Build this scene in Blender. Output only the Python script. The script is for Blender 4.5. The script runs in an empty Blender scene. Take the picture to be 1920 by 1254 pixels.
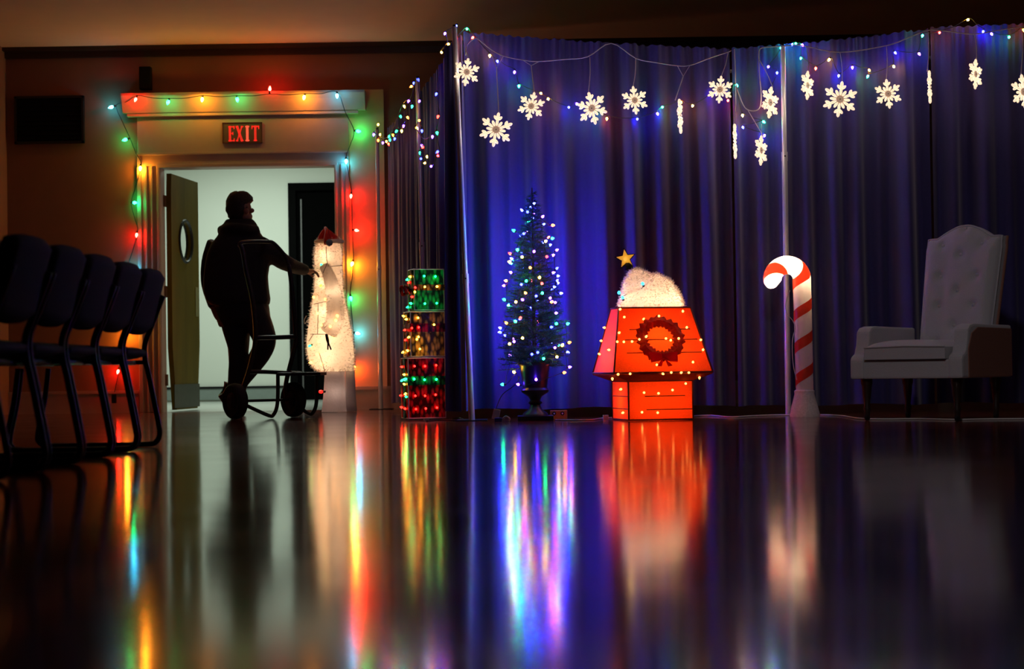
import bpy, bmesh, math, random
from mathutils import Vector, Matrix
from mathutils.bvhtree import BVHTree
random.seed(7)
S = bpy.context.scene
COL = S.collection
PI = math.pi

# ------------------------------------------------------------------ camera
F_PX, CX, CY = 3300.0, 960.0, 627.0          # image taken as 1920 x 1254
CAM = Vector((0, 0, 0.34))
PITCH, ROLL = math.atan(63 / F_PX), 0.015
fwd = Vector((0, math.cos(PITCH), math.sin(PITCH)))
r0 = Vector((1, 0, 0)); u0 = r0.cross(fwd)
right = r0 * math.cos(ROLL) - u0 * math.sin(ROLL)
up = u0 * math.cos(ROLL) + r0 * math.sin(ROLL)
cd = bpy.data.cameras.new('camera'); cam = bpy.data.objects.new('camera', cd); COL.objects.link(cam)
cam.matrix_world = Matrix(((right.x, up.x, -fwd.x, CAM.x), (right.y, up.y, -fwd.y, CAM.y),
                           (right.z, up.z, -fwd.z, CAM.z), (0, 0, 0, 1)))
cd.sensor_width = 36; cd.lens = F_PX / 1920 * 36; cd.clip_end = 200
cd.dof.use_dof = True; cd.dof.focus_distance = 11.7; cd.dof.aperture_fstop = 2.8
S.camera = cam

# ------------------------------------------------------------------ world, corridor light, added spot, exposure
S.view_settings.view_transform = 'Standard'; S.view_settings.look = 'None'
S.view_settings.exposure = 0.0; S.view_settings.gamma = 1.0
S.view_settings.use_curve_mapping = False
w = bpy.data.worlds.new('world'); S.world = w; w.use_nodes = True
w.node_tree.nodes['Background'].inputs[0].default_value = (1.0, 0.55, 0.45, 1)
w.node_tree.nodes['Background'].inputs[1].default_value = 0.005


def area(name, loc, target, size, power, col, sy=None):
    l = bpy.data.lights.new(name, 'AREA'); l.energy = power; l.color = col; l.size = size
    if sy: l.shape = 'RECTANGLE'; l.size_y = sy
    o = bpy.data.objects.new(name, l); COL.objects.link(o); o.location = loc
    o.rotation_euler = (Vector(target) - Vector(loc)).to_track_quat('-Z', 'Y').to_euler()
    return o


area('corridor_light', (-2.9, 18.4, 3.0), (-2.9, 18.4, 0), 1.2, 125, (0.86, 1.0, 0.88), 2.4)
sp = bpy.data.lights.new('added_armchair_spot', 'SPOT'); sp.energy = 105; sp.color = (1.0, .93, .95); sp.spot_size = math.radians(38); sp.spot_blend = .9; sp.shadow_soft_size = .12  # added unseen spot, brightens the armchair and the candy cane base
spo = bpy.data.objects.new('added_armchair_spot', sp); COL.objects.link(spo); spo.location = (1.2, 5.6, 3.05)
spo.rotation_euler = (Vector((2.5, 10.5, .6)) - spo.location).to_track_quat('-Z', 'Y').to_euler()


# ------------------------------------------------------------------ pixels to points
def ray(px, py): return (fwd * F_PX + right * (px - CX) + up * (CY - py)).normalized()
def P(px, py, y):
    d = ray(px, py); return CAM + d * ((y - CAM.y) / d.y)
def FL(px, py):
    d = ray(px, py); return CAM + d * (-CAM.z / d.z)
def on_plane(px, py, p0, n):
    d = ray(px, py); return CAM + d * ((p0 - CAM).dot(n) / d.dot(n))


# ------------------------------------------------------------------ materials
MATS = {}
def mat(name, col, rough=0.6, metal=0.0, var=0.0, scale=20.0, bump=0.0, emit=None, es=0.0, trans=0.0, spec=0.5, sheen=0.0, stretch=None):
    if name in MATS: return MATS[name]
    m = bpy.data.materials.new(name); m.use_nodes = True; nt = m.node_tree; N = nt.nodes
    b = N['Principled BSDF']
    b.inputs['Base Color'].default_value = (*col, 1); b.inputs['Roughness'].default_value = rough
    b.inputs['Metallic'].default_value = metal; b.inputs['Specular IOR Level'].default_value = spec
    if sheen: b.inputs['Sheen Weight'].default_value = sheen
    if var or bump:
        tc = N.new('ShaderNodeTexCoord'); nz = N.new('ShaderNodeTexNoise'); nz.inputs['Scale'].default_value = scale
        nz.inputs['Detail'].default_value = 6
        src = tc.outputs['Object']
        if stretch:
            mp = N.new('ShaderNodeMapping'); mp.inputs['Scale'].default_value = stretch
            nt.links.new(src, mp.inputs[0]); src = mp.outputs[0]
        nt.links.new(src, nz.inputs['Vector'])
        if var:
            mx = N.new('ShaderNodeMix'); mx.data_type = 'RGBA'
            mx.inputs[6].default_value = (*[c * (1 - var) for c in col], 1)
            mx.inputs[7].default_value = (*[min(1, c * (1 + var)) for c in col], 1)
            nt.links.new(nz.outputs['Fac'], mx.inputs[0]); nt.links.new(mx.outputs[2], b.inputs['Base Color'])
            colsock = mx.outputs[2]
        if bump:
            bp = N.new('ShaderNodeBump'); bp.inputs['Strength'].default_value = bump; bp.inputs['Distance'].default_value = 0.01
            nt.links.new(nz.outputs['Fac'], bp.inputs['Height']); nt.links.new(bp.outputs[0], b.inputs['Normal'])
    if emit:
        b.inputs['Emission Color'].default_value = (*emit, 1); b.inputs['Emission Strength'].default_value = es
    if trans:
        tr = N.new('ShaderNodeBsdfTranslucent'); ms = N.new('ShaderNodeMixShader')
        ms.inputs[0].default_value = trans
        tr.inputs[0].default_value = (*col, 1)
        if var: nt.links.new(colsock, tr.inputs[0])
        nt.links.new(b.outputs[0], ms.inputs[1]); nt.links.new(tr.outputs[0], ms.inputs[2])
        nt.links.new(ms.outputs[0], N['Material Output'].inputs[0])
    MATS[name] = m
    return m


# ------------------------------------------------------------------ mesh builder
class MB:
    def __init__(s): s.v = []; s.f = []
    def add(s, vs, fs):
        k = len(s.v); s.v += [Vector(v) for v in vs]; s.f += [tuple(i + k for i in f) for f in fs]; return s
    def box(s, a, b, M=None):
        x0, y0, z0 = a; x1, y1, z1 = b
        vs = [Vector(v) for v in ((x0, y0, z0), (x1, y0, z0), (x1, y1, z0), (x0, y1, z0), (x0, y0, z1), (x1, y0, z1), (x1, y1, z1), (x0, y1, z1))]
        if M: vs = [M @ v for v in vs]
        return s.add(vs, [(0, 3, 2, 1), (4, 5, 6, 7), (0, 1, 5, 4), (1, 2, 6, 5), (2, 3, 7, 6), (3, 0, 4, 7)])
    def rings(s, rs, cap=True, closed=False):
        n = len(rs[0]); vs = [v for r in rs for v in r]; fs = []
        m = len(rs)
        for i in range(m if closed else m - 1):
            for j in range(n):
                a = i * n; b = ((i + 1) % m) * n; j2 = (j + 1) % n
                fs.append((a + j, a + j2, b + j2, b + j))
        if cap and not closed:
            fs.append(tuple(reversed(range(n)))); fs.append(tuple((m - 1) * n + j for j in range(n)))
        return s.add(vs, fs)
    def tube(s, pts, r, n=8, cap=True, closed=False):
        pts = [Vector(p) for p in pts]; m = len(pts); rr = r if isinstance(r, (list, tuple)) else [r] * m
        nrm = None; rs = []
        for i in range(m):
            if closed: t = pts[(i + 1) % m] - pts[i - 1]
            else: t = pts[min(i + 1, m - 1)] - pts[max(i - 1, 0)]
            if t.length < 1e-9: t = Vector((0, 0, 1))
            t.normalize()
            if nrm is None:
                a = Vector((0, 0, 1)) if abs(t.z) < .9 else Vector((1, 0, 0)); nrm = t.cross(a).normalized()
            nrm = (nrm - t * nrm.dot(t)).normalized(); bn = t.cross(nrm)
            rs.append([pts[i] + (nrm * math.cos(2 * PI * j / n) + bn * math.sin(2 * PI * j / n)) * rr[i] for j in range(n)])
        return s.rings(rs, cap, closed)
    def lathe(s, prof, M, n=16):
        rs = [[M @ Vector((r * math.cos(2 * PI * j / n), r * math.sin(2 * PI * j / n), z)) for j in range(n)] for r, z in prof]
        return s.rings(rs)
    def prism(s, poly, depth, M):
        n = len(poly)
        vs = [M @ Vector((x, y, 0)) for x, y in poly] + [M @ Vector((x, y, depth)) for x, y in poly]
        fs = [tuple(reversed(range(n))), tuple(range(n, 2 * n))] + [(i, (i + 1) % n, n + (i + 1) % n, n + i) for i in range(n)]
        return s.add(vs, fs)
    def mesh(s, name, m, origin=Vector((0, 0, 0)), smooth=False, bevel=0):
        me = bpy.data.meshes.new(name); me.from_pydata([v - origin for v in s.v], [], s.f)
        bm = bmesh.new(); bm.from_mesh(me); bmesh.ops.recalc_face_normals(bm, faces=bm.faces)
        if bevel: bmesh.ops.bevel(bm, geom=list(bm.edges), offset=bevel, segments=2, affect='EDGES', profile=.6)
        bm.to_mesh(me); bm.free()
        if smooth:
            me.polygons.foreach_set('use_smooth', [True] * len(me.polygons))
            if smooth != 'all':
                try: me.set_sharp_from_angle(angle=math.radians(50))
                except Exception: pass
        me.materials.append(m); return me


ORG = {}
def root_of(o):
    while o.parent: o = o.parent
    return o
def tag(o, label, cat=None, group=None, kind=None):
    o['label'] = label
    if cat: o['category'] = cat
    if group: o['group'] = group
    if kind: o['kind'] = kind
    return o
def thing(name, label, cat, loc, group=None):
    o = bpy.data.objects.new(name, None); COL.objects.link(o); o.location = loc; o.empty_display_size = .1
    ORG[o.name] = Vector(loc); return tag(o, label, cat, group)
def part(name, mb, m, parent, smooth=False, bevel=0, label=None, kind=None):
    """mesh in world coordinates, child of a thing (or of a part of one)"""
    og = ORG[root_of(parent).name]
    o = bpy.data.objects.new(name, mb.mesh(name, m, og, smooth, bevel)); COL.objects.link(o); o.parent = parent
    if label: o['label'] = label
    if kind: o['kind'] = kind
    return o
def solo(name, mb, m, label, cat, group=None, kind=None, smooth=False, bevel=0, origin=None):
    og = Vector(origin) if origin is not None else Vector((0, 0, 0))
    o = bpy.data.objects.new(name, mb.mesh(name, m, og, smooth, bevel)); COL.objects.link(o); o.location = og
    ORG[o.name] = og
    return tag(o, label, cat, group, kind)
def struct(name, mb, m, label, smooth=False, bevel=0):
    return solo(name, mb, m, label, name.split('_')[0], kind='structure', smooth=smooth, bevel=bevel)
def lamp(parent, p, power, col, r=.02):
    l = bpy.data.lights.new('inner_lamp', 'POINT'); l.energy = power; l.color = col; l.shadow_soft_size = r
    o = bpy.data.objects.new('inner_lamp', l); COL.objects.link(o); o.parent = parent
    o.location = Vector(p) - ORG[root_of(parent).name]; return o
def frame(p, z, x=None):
    """matrix at p whose local z is z"""
    z = Vector(z).normalized(); a = Vector(x) if x is not None else (Vector((0, 0, 1)) if abs(z.z) < .9 else Vector((1, 0, 0)))
    xx = (a - z * a.dot(z)).normalized(); yy = z.cross(xx)
    M = Matrix((xx, yy, z)).transposed().to_4x4(); M.translation = p; return M
def smoothpath(pts, k=6):
    pts = [Vector(p) for p in pts]; out = []
    for i in range(len(pts) - 1):
        p0 = pts[max(i - 1, 0)]; p1 = pts[i]; p2 = pts[i + 1]; p3 = pts[min(i + 2, len(pts) - 1)]
        for j in range(k):
            t = j / k
            out.append(.5 * ((2 * p1) + (p2 - p0) * t + (2 * p0 - 5 * p1 + 4 * p2 - p3) * t * t + (3 * p1 - p0 - 3 * p2 + p3) * t ** 3))
    return out + [pts[-1]]
def bvh(*mbs):
    v = []; f = []
    for m in mbs:
        k = len(v); v += m.v; f += [tuple(i + k for i in q) for q in m.f]
    return BVHTree.FromPolygons(v, f)
def hit(b, px, py, off=.006):
    p, n, _, _ = b.ray_cast(CAM, ray(px, py))
    if p is None:
        p, n, _, _ = b.find_nearest(CAM + ray(px, py) * 11.5)
    if n.dot(p - CAM) > 0: n = -n
    return p + n * off, n


# ------------------------------------------------------------------ bulbs
GLOW = {'r': (1, .008, .005), 'g': (.004, 1, .22), 'b': (.010, .014, 1), 'v': (.09, .02, 1), 'a': (1, .30, .015),
        'y': (1, .45, .03), 'c': (.05, .6, 1), 'o': (1, .10, .008), 'w': (1, .38, .07)}
NAMES = {'r': 'red', 'g': 'green', 'b': 'blue', 'v': 'violet', 'a': 'amber', 'y': 'yellow', 'c': 'pale blue', 'o': 'orange', 'w': 'warm white'}
DARKWIRE = mat('dark_green_wire', (.006, .014, .01), .5, var=.3)
BULB = {}
def bulb_data(c, kind):
    """kind: (length, radius, strength)"""
    key = (c, kind)
    if key not in BULB:
        L, R, st = kind
        m = mat('bulb_%s_%g' % (c, st), tuple(.3 + .5 * x for x in GLOW[c]), .2, emit=GLOW[c], es=st * ({'a': 1.5, 'r': 1.1, 'g': .5, 'c': .5}.get(c, 1) if kind == C7 else 1), var=.05)
        b = MB().lathe([(R * .55, 0), (R * .95, L * .22), (R, L * .4), (R * .72, L * .7), (R * .2, L)], Matrix.Identity(4), 8)
        k = MB().lathe([(R * .5, -L * .6), (R * .7, -L * .5), (R * .7, 0), (R * .45, L * .04)], Matrix.Identity(4), 6)
        BULB[key] = (b.mesh('bulb', m, smooth='all'), k.mesh('socket', DARKWIRE))
    return BULB[key]
C7 = (.042, .0125, 210.0)
MINI = (.021, .0078, 200.0)
def bulb(parent, p, d, c, kind, socket=True):
    me, sk = bulb_data(c, kind)
    o = bpy.data.objects.new('bulb', me); COL.objects.link(o); o.parent = parent
    M = frame(Vector(p) - ORG[root_of(parent).name], d); o.matrix_local = M
    if socket:
        k = bpy.data.objects.new('socket', sk); COL.objects.link(k); k.parent = o
    return o
def rdir(base, j=.7):
    return (Vector(base) + Vector((random.uniform(-j, j), random.uniform(-j, j), random.uniform(-j, j)))).normalized()
def chain(pts):
    pts = list(pts); out = [pts.pop(0)]
    while pts:
        q = min(pts, key=lambda p: (p - out[-1]).length); pts.remove(q); out.append(q)
    return out
def cord(parent, pts, r, m, name='cord', k=5, sag=0.0):
    q = []
    for i, p in enumerate(pts):
        q.append(Vector(p))
        if sag and i < len(pts) - 1:
            mid = (Vector(p) + Vector(pts[i + 1])) / 2; mid.z -= sag * (Vector(pts[i + 1]) - Vector(p)).length; q.append(mid)
    return part(name, MB().tube(smoothpath(q, k), r, 5), m, parent, smooth='all')


# ================================================================== SETTING
WY = 15.4                                   # front face of the back wall
ZC = 3.2                                    # ceiling height
def xz(px, py, y=WY): p = P(px, py, y); return p.x, p.z
XL = P(304, 540, WY).x; XR = P(630, 540, WY).x; ZD = P(465, 313, WY).z
WX0 = P(14, 400, WY).x                      # left corner
HY = 20.8                                   # corridor back wall

# floor: polished dark wood
fm = mat('polished_wood_floor', (.075, .022, .010), .16)
nt = fm.node_tree; N = nt.nodes; b = N['Principled BSDF']
tc = N.new('ShaderNodeTexCoord')
br = N.new('ShaderNodeTexBrick'); br.inputs['Scale'].default_value = 1.0
br.inputs['Brick Width'].default_value = 1.1; br.inputs['Row Height'].default_value = .083; br.inputs['Mortar Size'].default_value = .0012
br.inputs['Color1'].default_value = (.26, .060, .022, 1); br.inputs['Color2'].default_value = (.18, .040, .016, 1); br.inputs['Mortar'].default_value = (.012, .005, .003, 1)
mp = N.new('ShaderNodeMapping'); mp.inputs['Rotation'].default_value = (0, 0, math.radians(2))
nt.links.new(tc.outputs['Object'], mp.inputs[0]); nt.links.new(mp.outputs[0], br.inputs[0])
gr = N.new('ShaderNodeTexNoise'); gr.inputs['Scale'].default_value = 3; gr.inputs['Detail'].default_value = 8
gm = N.new('ShaderNodeMapping'); gm.inputs['Scale'].default_value = (1, 14, 1)
nt.links.new(tc.outputs['Object'], gm.inputs[0]); nt.links.new(gm.outputs[0], gr.inputs['Vector'])
mx = N.new('ShaderNodeMix'); mx.data_type = 'RGBA'; mx.blend_type = 'MULTIPLY'; mx.inputs[0].default_value = .5
nt.links.new(br.outputs['Color'], mx.inputs[6]); nt.links.new(gr.outputs['Color'], mx.inputs[7]); nt.links.new(mx.outputs[2], b.inputs['Base Color'])
wv = N.new('ShaderNodeTexNoise'); wv.inputs['Scale'].default_value = 2.2; wv.inputs['Detail'].default_value = 3
nt.links.new(tc.outputs['Object'], wv.inputs['Vector'])
bp = N.new('ShaderNodeBump'); bp.inputs['Strength'].default_value = .07; bp.inputs['Distance'].default_value = .012
nt.links.new(wv.outputs['Fac'], bp.inputs['Height'])
bp2 = N.new('ShaderNodeBump'); bp2.inputs['Strength'].default_value = .15; bp2.inputs['Distance'].default_value = .0006; bp2.invert = True
nt.links.new(br.outputs['Fac'], bp2.inputs['Height']); nt.links.new(bp.outputs[0], bp2.inputs['Normal']); nt.links.new(bp2.outputs[0], b.inputs['Normal'])
rr = N.new('ShaderNodeMapRange'); rr.inputs[3].default_value = .07; rr.inputs[4].default_value = .14
nt.links.new(wv.outputs['Fac'], rr.inputs[0]); nt.links.new(rr.outputs[0], b.inputs['Roughness'])
b.inputs['Specular IOR Level'].default_value = .95
struct('floor', MB().box((WX0 - .3, -1.5, -.1), (6.5, WY + .02, 0)), fm, 'polished dark reddish wooden hall floor')
hf = mat('corridor_floor_tile', (.42, .44, .40), .18, var=.12, scale=4)
struct('floor_corridor', MB().box((-6.5, WY + .02, -.1), (1.5, HY + .1, 0)), hf, 'pale shiny corridor floor beyond the doorway')

wallm = mat('tan_wall_paint', (.24, .115, .06), .75, var=.08, scale=9, bump=.1)
mb = MB().box((WX0 - .3, WY, 0), (XL - .02, WY + .16, ZC)).box((XR + .02, WY, 0), (6.5, WY + .16, ZC)).box((XL - .02, WY, ZD + .02), (XR + .02, WY + .16, ZC))
struct('wall_back', mb, wallm, 'tan painted wall around the double doorway')
struct('wall_left', MB().box((WX0 - .3, -1.5, 0), (WX0, WY, ZC)), wallm, 'tan side wall at the end of the door wall')
ceilm = mat('ceiling_plaster', (.74, .50, .33), .85, var=.05, scale=5, bump=.08)
struct('ceiling', MB().box((WX0 - .3, -1.5, ZC), (6.5, WY + .2, ZC + .1)), ceilm, 'plain plaster ceiling of the hall')
dkwood = mat('dark_wood_trim', (.03, .013, .008), .4, var=.3, scale=12, bump=.1)
xa, za = xz(200, 108)
mb = MB().prism([(0, za), (.04, za), (.05, za + .05), (.12, ZC - .03), (.12, ZC), (0, ZC)], 6.5 - WX0, Matrix(((0, 0, 1, WX0), (-1, 0, 0, WY), (0, 1, 0, 0), (0, 0, 0, 1))))
struct('trim_1', mb, dkwood, 'dark wooden crown moulding along the top of the door wall')
cas = mat('cream_casing_paint', (.46, .36, .29), .45, var=.06, scale=14)
# baseboard
mb = MB().box((WX0, WY - .02, 0), (XL - .21, WY, .17)).box((WX0, WY - .03, .17), (XL - .21, WY, .195))
struct('baseboard_left', mb, cas, 'painted baseboard to the side of the door behind the chair row')
mb = MB().box((XR + .14, WY - .035, 0), (6.5, WY, .17)).box((XR + .14, WY - .045, .17), (6.5, WY, .2))
struct('baseboard_right', mb, cas, 'painted baseboard between the doorway and the drapes')
# pilaster board right of the casing
xp, zp = xz(719, 168)
struct('trim_2', MB().box((XR + .13, WY - .016, .2), (xp, WY, zp)), mat('tan_pilaster_paint', (.60, .40, .22), .6, var=.06), 'flat painted pilaster board beside the door casing')
# casing: trim_3 with stepped side boards, head, frieze and cornice
tr = struct('trim_3', MB().box((XL - .20, WY - .03, 0), (XL, WY, ZD + .02)), cas, 'painted moulded door surround with frieze and projecting cornice', bevel=.004)
zh = P(465, 285, WY).z; zf = P(465, 213, WY).z; zt = P(465, 176, WY).z
def tp(name, m_, *boxes):
    q = MB()
    for a, c in boxes: q.box(a, c)
    return part(name, q, m_, tr, bevel=.004)
tp('casing_board', cas, ((XR, WY - .03, 0), (XR + .13, WY, ZD + .02)))
for x0, x1 in ((XL - .20, XL - .165), (XL - .13, XL - .115), (XL - .08, XL - .065), (XL - .03, XL - .005), (XR + .005, XR + .025), (XR + .06, XR + .075), (XR + .10, XR + .13)):
    tp('casing_bead', cas, ((x0, WY - .048, 0), (x1, WY - .028, ZD + .01)))
tp('head_board', cas, ((XL - .20, WY - .035, ZD + .02), (XR + .13, WY, zh)))
tp('head_bead', cas, ((XL - .205, WY - .055, zh - .02), (XR + .135, WY, zh)))
tp('head_bead', cas, ((XL - .03, WY - .05, ZD + .0), (XR + .03, WY - .02, ZD + .03)))
tp('frieze_board', cas, ((XL - .20, WY - .02, zh), (XR + .13, WY, zf)))
tp('cornice_bed', cas, ((XL - .28, WY - .06, zf - .02), (XR + .22, WY, zf + .012)))
xc0 = P(228, 180, WY - .1).x; xc1 = P(684, 180, WY - .1).x
q = MB().prism([(0, zf + .01), (.07, zf + .01), (.085, zf + .05), (.11, zf + .11), (.14, zt - .02), (.14, zt), (0, zt)], xc1 - xc0, Matrix(((0, 0, 1, xc0), (-1, 0, 0, WY), (0, 1, 0, 0), (0, 0, 0, 1))))
part('cornice', q, cas, tr)
# jamb linings
jm = MB().box((XL - .02, WY, 0), (XL, WY + .16, ZD)).box((XR, WY, 0), (XR + .02, WY + .16, ZD)).box((XL - .02, WY, ZD), (XR + .02, WY + .16, ZD + .02))
part('door_jamb', jm, cas, tr)

# corridor
hw = mat('corridor_wall_paint', (.58, .62, .55), .7, var=.03, scale=3)
xd = P(557, 560, HY).x; zd2 = P(590, 357, HY).z
mb = MB().box((-6.5, HY, 0), (xd, HY + .1, 3.0)).box((xd, HY, zd2), (-.6, HY + .1, 3.0)).box((-.6, HY, 0), (1.5, HY + .1, 3.0))
struct('wall_corridor', mb, hw, 'pale greenish white corridor wall seen through the doorway')
struct('wall_corridor_left', MB().box((-6.6, WY + .16, 0), (-6.5, HY, 3.0)), hw, 'corridor end wall hidden beyond the open door leaf')
struct('wall_corridor_right', MB().box((1.4, WY + .16, 0), (1.5, HY, 3.0)), hw, 'corridor end wall behind the drapes')
struct('ceiling_corridor', MB().box((-6.5, WY + .16, 3.05), (1.5, HY + .1, 3.15)), hw, 'corridor ceiling above the doorway')
bb = mat('grey_green_baseboard', (.17, .21, .19), .5, var=.1)
mb = MB().box((-6.5, HY - .03, .02), (xd - .09, HY, .15)).box((-.6, HY - .03, .02), (1.5, HY, .15))
struct('baseboard_corridor', mb, bb, 'grey green baseboard of the corridor wall')
blk = mat('near_black_paint', (.004, .004, .005), .7, var=.2, spec=.12)
struct('trim_4', MB().box((-6.5, HY - .04, .15), (xd - .09, HY, .175)), blk, 'black moulding strip on the corridor baseboard')
d2 = struct('door_2', MB().box((xd, HY + .04, 0), (-.6, HY + .09, zd2)), mat('doorway_dark_paint', (.002, .002, .002), .95, var=.2, spec=0.0), 'flat black panel painting the dark of a doorway in the corridor wall behind the lighted white figure', bevel=.004)  # black panel stands in for the unlit room beyond the opening
def chp(name, mb_, m_, par): ORG.setdefault(par.name, Vector((0, 0, 0))); return part(name, mb_, m_, par)
chp('door_frame', MB().box((xd - .09, HY - .03, 0), (xd, HY + .05, zd2 + .0)).box((xd - .09, HY - .03, zd2), (-.5, HY + .05, zd2 + .09)), mat('black_door_frame', (.003, .003, .003), .9, var=.2, spec=0.0), d2)
chp('edge_strip', MB().box((xd + .05, HY + .02, .05), (xd + .065, HY + .045, zd2 - .1)), mat('worn_grey_strip', (.10, .10, .10), .5, var=.6, scale=60), d2)

# open door leaf
leafm = mat('olive_brown_door', (.17, .125, .008), .6, spec=.15, var=.35, scale=7, bump=.1, stretch=(1, 1, .25))
A = Vector((P(318, 540, WY + .15).x, WY + .15, 0)); B = Vector((P(369, 540, WY + .93).x, WY + .93, 0))
u = (B - A).normalized(); nrm = Vector((u.y, -u.x, 0)); Wd = (B - A).length; HZ = ZD - .03
ML = Matrix(((u.x, 0, nrm.x, A.x), (u.y, 0, nrm.y, A.y), (0, 1, 0, 0), (0, 0, 0, 1)))      # local x along leaf, y up, z toward room side
zw = P(343, 452, WY + .5).z; uw = .40; rw = .18
mb = MB()
ring_o = []; ring_i = []
nseg = 32
for i in range(nseg):
    a = 2 * PI * i / nseg
    ring_i.append((uw + rw * math.cos(a), zw + rw * math.sin(a)))
    c, s_ = math.cos(a), math.sin(a)
    k = min((Wd - uw if c > 0 else uw) / max(abs(c), 1e-6), (HZ - zw if s_ > 0 else zw - .015) / max(abs(s_), 1e-6))
    ring_o.append((uw + k * c, zw + k * s_))
for zz in (-.022, .022):
    k = len(mb.v)
    mb.v += [ML @ Vector((x, y, zz)) for x, y in ring_o] + [ML @ Vector((x, y, zz)) for x, y in ring_i]
    mb.f += [(k + i, k + (i + 1) % nseg, k + nseg + (i + 1) % nseg, k + nseg + i) for i in range(nseg)]
for base in (0, nseg):
    mb.f += [(base + i, base + (i + 1) % nseg, 2 * nseg + base + (i + 1) % nseg, 2 * nseg + base + i) for i in range(nseg)]
# corners of the leaf
for cx_, cy_ in ((0, .015), (Wd, .015), (Wd, HZ), (0, HZ)):
    near = sorted(range(nseg), key=lambda i: (ring_o[i][0] - cx_) ** 2 + (ring_o[i][1] - cy_) ** 2)[:2]
    q = [ML @ Vector((cx_, cy_, z)) for z in (-.022, .022)]
    k = len(mb.v); mb.v += q; i, j = near
    mb.f += [(k, i, j), (k + 1, 2 * nseg + i, 2 * nseg + j), (k, k + 1, 2 * nseg + i, i), (k, k + 1, 2 * nseg + j, j)]
dl = struct('door_1', mb, leafm, 'open olive brown door leaf with a round window swung into the corridor')
ORG[dl.name] = Vector((0, 0, 0))
trimd = mat('dark_window_ring', (.012, .011, .008), .4, var=.2)
q = MB()
for zz in (.024, -.024):
    q.tube([ML @ Vector((uw + (rw + .008) * math.cos(2 * PI * i / 28), zw + (rw + .008) * math.sin(2 * PI * i / 28), zz)) for i in range(28)], .014, 6, closed=True)
chp('window_ring', q, trimd, dl)
gl = bpy.data.materials.new('window_glass'); gl.use_nodes = True
g = gl.node_tree.nodes['Principled BSDF']; g.inputs['Transmission Weight'].default_value = 1; g.inputs['Roughness'].default_value = .02; g.inputs['IOR'].default_value = 1.05
chp('window_pane', MB().lathe([(rw - .001, -.003), (rw - .001, .003)], ML @ Matrix.Translation((uw, zw, 0)), 28), gl, dl)
chp('kick_plate', MB().box((.03, .03, .022), (Wd - .03, .24, .026), ML), mat('tarnished_kick_plate', (.10, .10, .07), .4, .5, var=.3), dl)
chp('push_plate', MB().box((Wd - .12, .86, .022), (Wd - .04, 1.13, .027), ML), mat('brass_push_plate', (.42, .36, .14), .4, .4, var=.2), dl)
hm = mat('aged_hinge', (.20, .10, .05), .45, .6, var=.3)
for hz in (.28, 1.06, 1.86):
    chp('hinge', MB().lathe([(.016, -.05), (.016, .05)], frame(A + Vector((-.035, -.01, hz)), (0, 0, 1)), 8).box((XL - .004, WY + .09, hz - .05), (A.x - .02, WY + .15, hz + .05)), hm, dl)

# exit sign
ex = thing('exit_sign', 'exit sign with red capital letters on the frieze above the doorway', 'sign', P(455, 272, WY - .02))
pl = P(417, 230, WY - .03); pr = P(492, 268, WY - .03)
ya = WY - .034
part('sign_plate', MB().box((pl.x, ya, pr.z), (pr.x, WY - .021, pl.z)), mat('dull_brown_plate', (.16, .09, .065), .5, var=.2), ex, bevel=.004)
q = MB(); fr_ = .008
q.box((pl.x, ya - .006, pr.z), (pr.x, ya, pr.z + fr_)).box((pl.x, ya - .006, pl.z - fr_), (pr.x, ya, pl.z)).box((pl.x, ya - .006, pr.z), (pl.x + fr_, ya, pl.z)).box((pr.x - fr_, ya - .006, pr.z), (pr.x, ya, pl.z))
part('sign_frame', q, mat('dark_red_frame', (.10, .02, .015), .5, var=.2), ex)
lr = mat('red_letter_face', (.7, .03, .02), .4, emit=(1, .035, .02), es=.55, var=.1)
lr2 = mat('red_letter_face_bright', (.8, .1, .05), .4, emit=(1, .10, .05), es=1.0, var=.1)
lx0 = P(427, 250, ya).x; lx1 = P(487, 250, ya).x; lz0 = P(455, 265, ya).z; lz1 = P(455, 236, ya).z
lw = (lx1 - lx0) / 4; lh = lz1 - lz0; t = .014
def letter(name, k, shapes, m_=lr):
    q = MB(); ox = lx0 + k * lw
    for (x0, z0, x1, z1, wd) in shapes:      # strokes in unit cell
        a = Vector((ox + x0 * lw, ya - .004, lz0 + z0 * lh)); c = Vector((ox + x1 * lw, ya - .004, lz0 + z1 * lh))
        d = (c - a).normalized(); sd = Vector((-d.z, 0, d.x)) * wd / 2
        q.add([a - sd, c - sd, c + sd, a + sd] + [v + Vector((0, .006, 0)) for v in (a - sd, c - sd, c + sd, a + sd)],
              [(0, 1, 2, 3), (7, 6, 5, 4), (0, 4, 5, 1), (1, 5, 6, 2), (2, 6, 7, 3), (3, 7, 4, 0)])
    part(name, q, m_, ex)
h = t / 2 / lh
letter('letter_e', 0, [(.28, 0, .28, 1, t * 1.4), (.08, h, .82, h, t * .7), (.08, 1 - h, .82, 1 - h, t * .7), (.28, .52, .66, .52, t * .7), (.8, 0, .8, .2, t * .7), (.8, .8, .8, 1, t * .7), (.64, .42, .64, .62, t * .6)])
letter('letter_x', 1, [(.16, 1, .80, 0, t * 1.5), (.80, 1, .16, 0, t * .8), (.0, h, .32, h, t * .6), (.64, h, .98, h, t * .6), (.0, 1 - h, .32, 1 - h, t * .6), (.64, 1 - h, .98, 1 - h, t * .6)])
letter('letter_i', 2, [(.45, 0, .45, 1, t * 1.5), (.2, h, .7, h, t * .6), (.2, 1 - h, .7, 1 - h, t * .6)], lr2)
letter('letter_t', 3, [(.45, 0, .45, 1, t * 1.4), (.0, 1 - h, .92, 1 - h, t * .8), (.22, h, .68, h, t * .6), (.04, .78, .04, 1, t * .6), (.88, .78, .88, 1, t * .6)])

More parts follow.
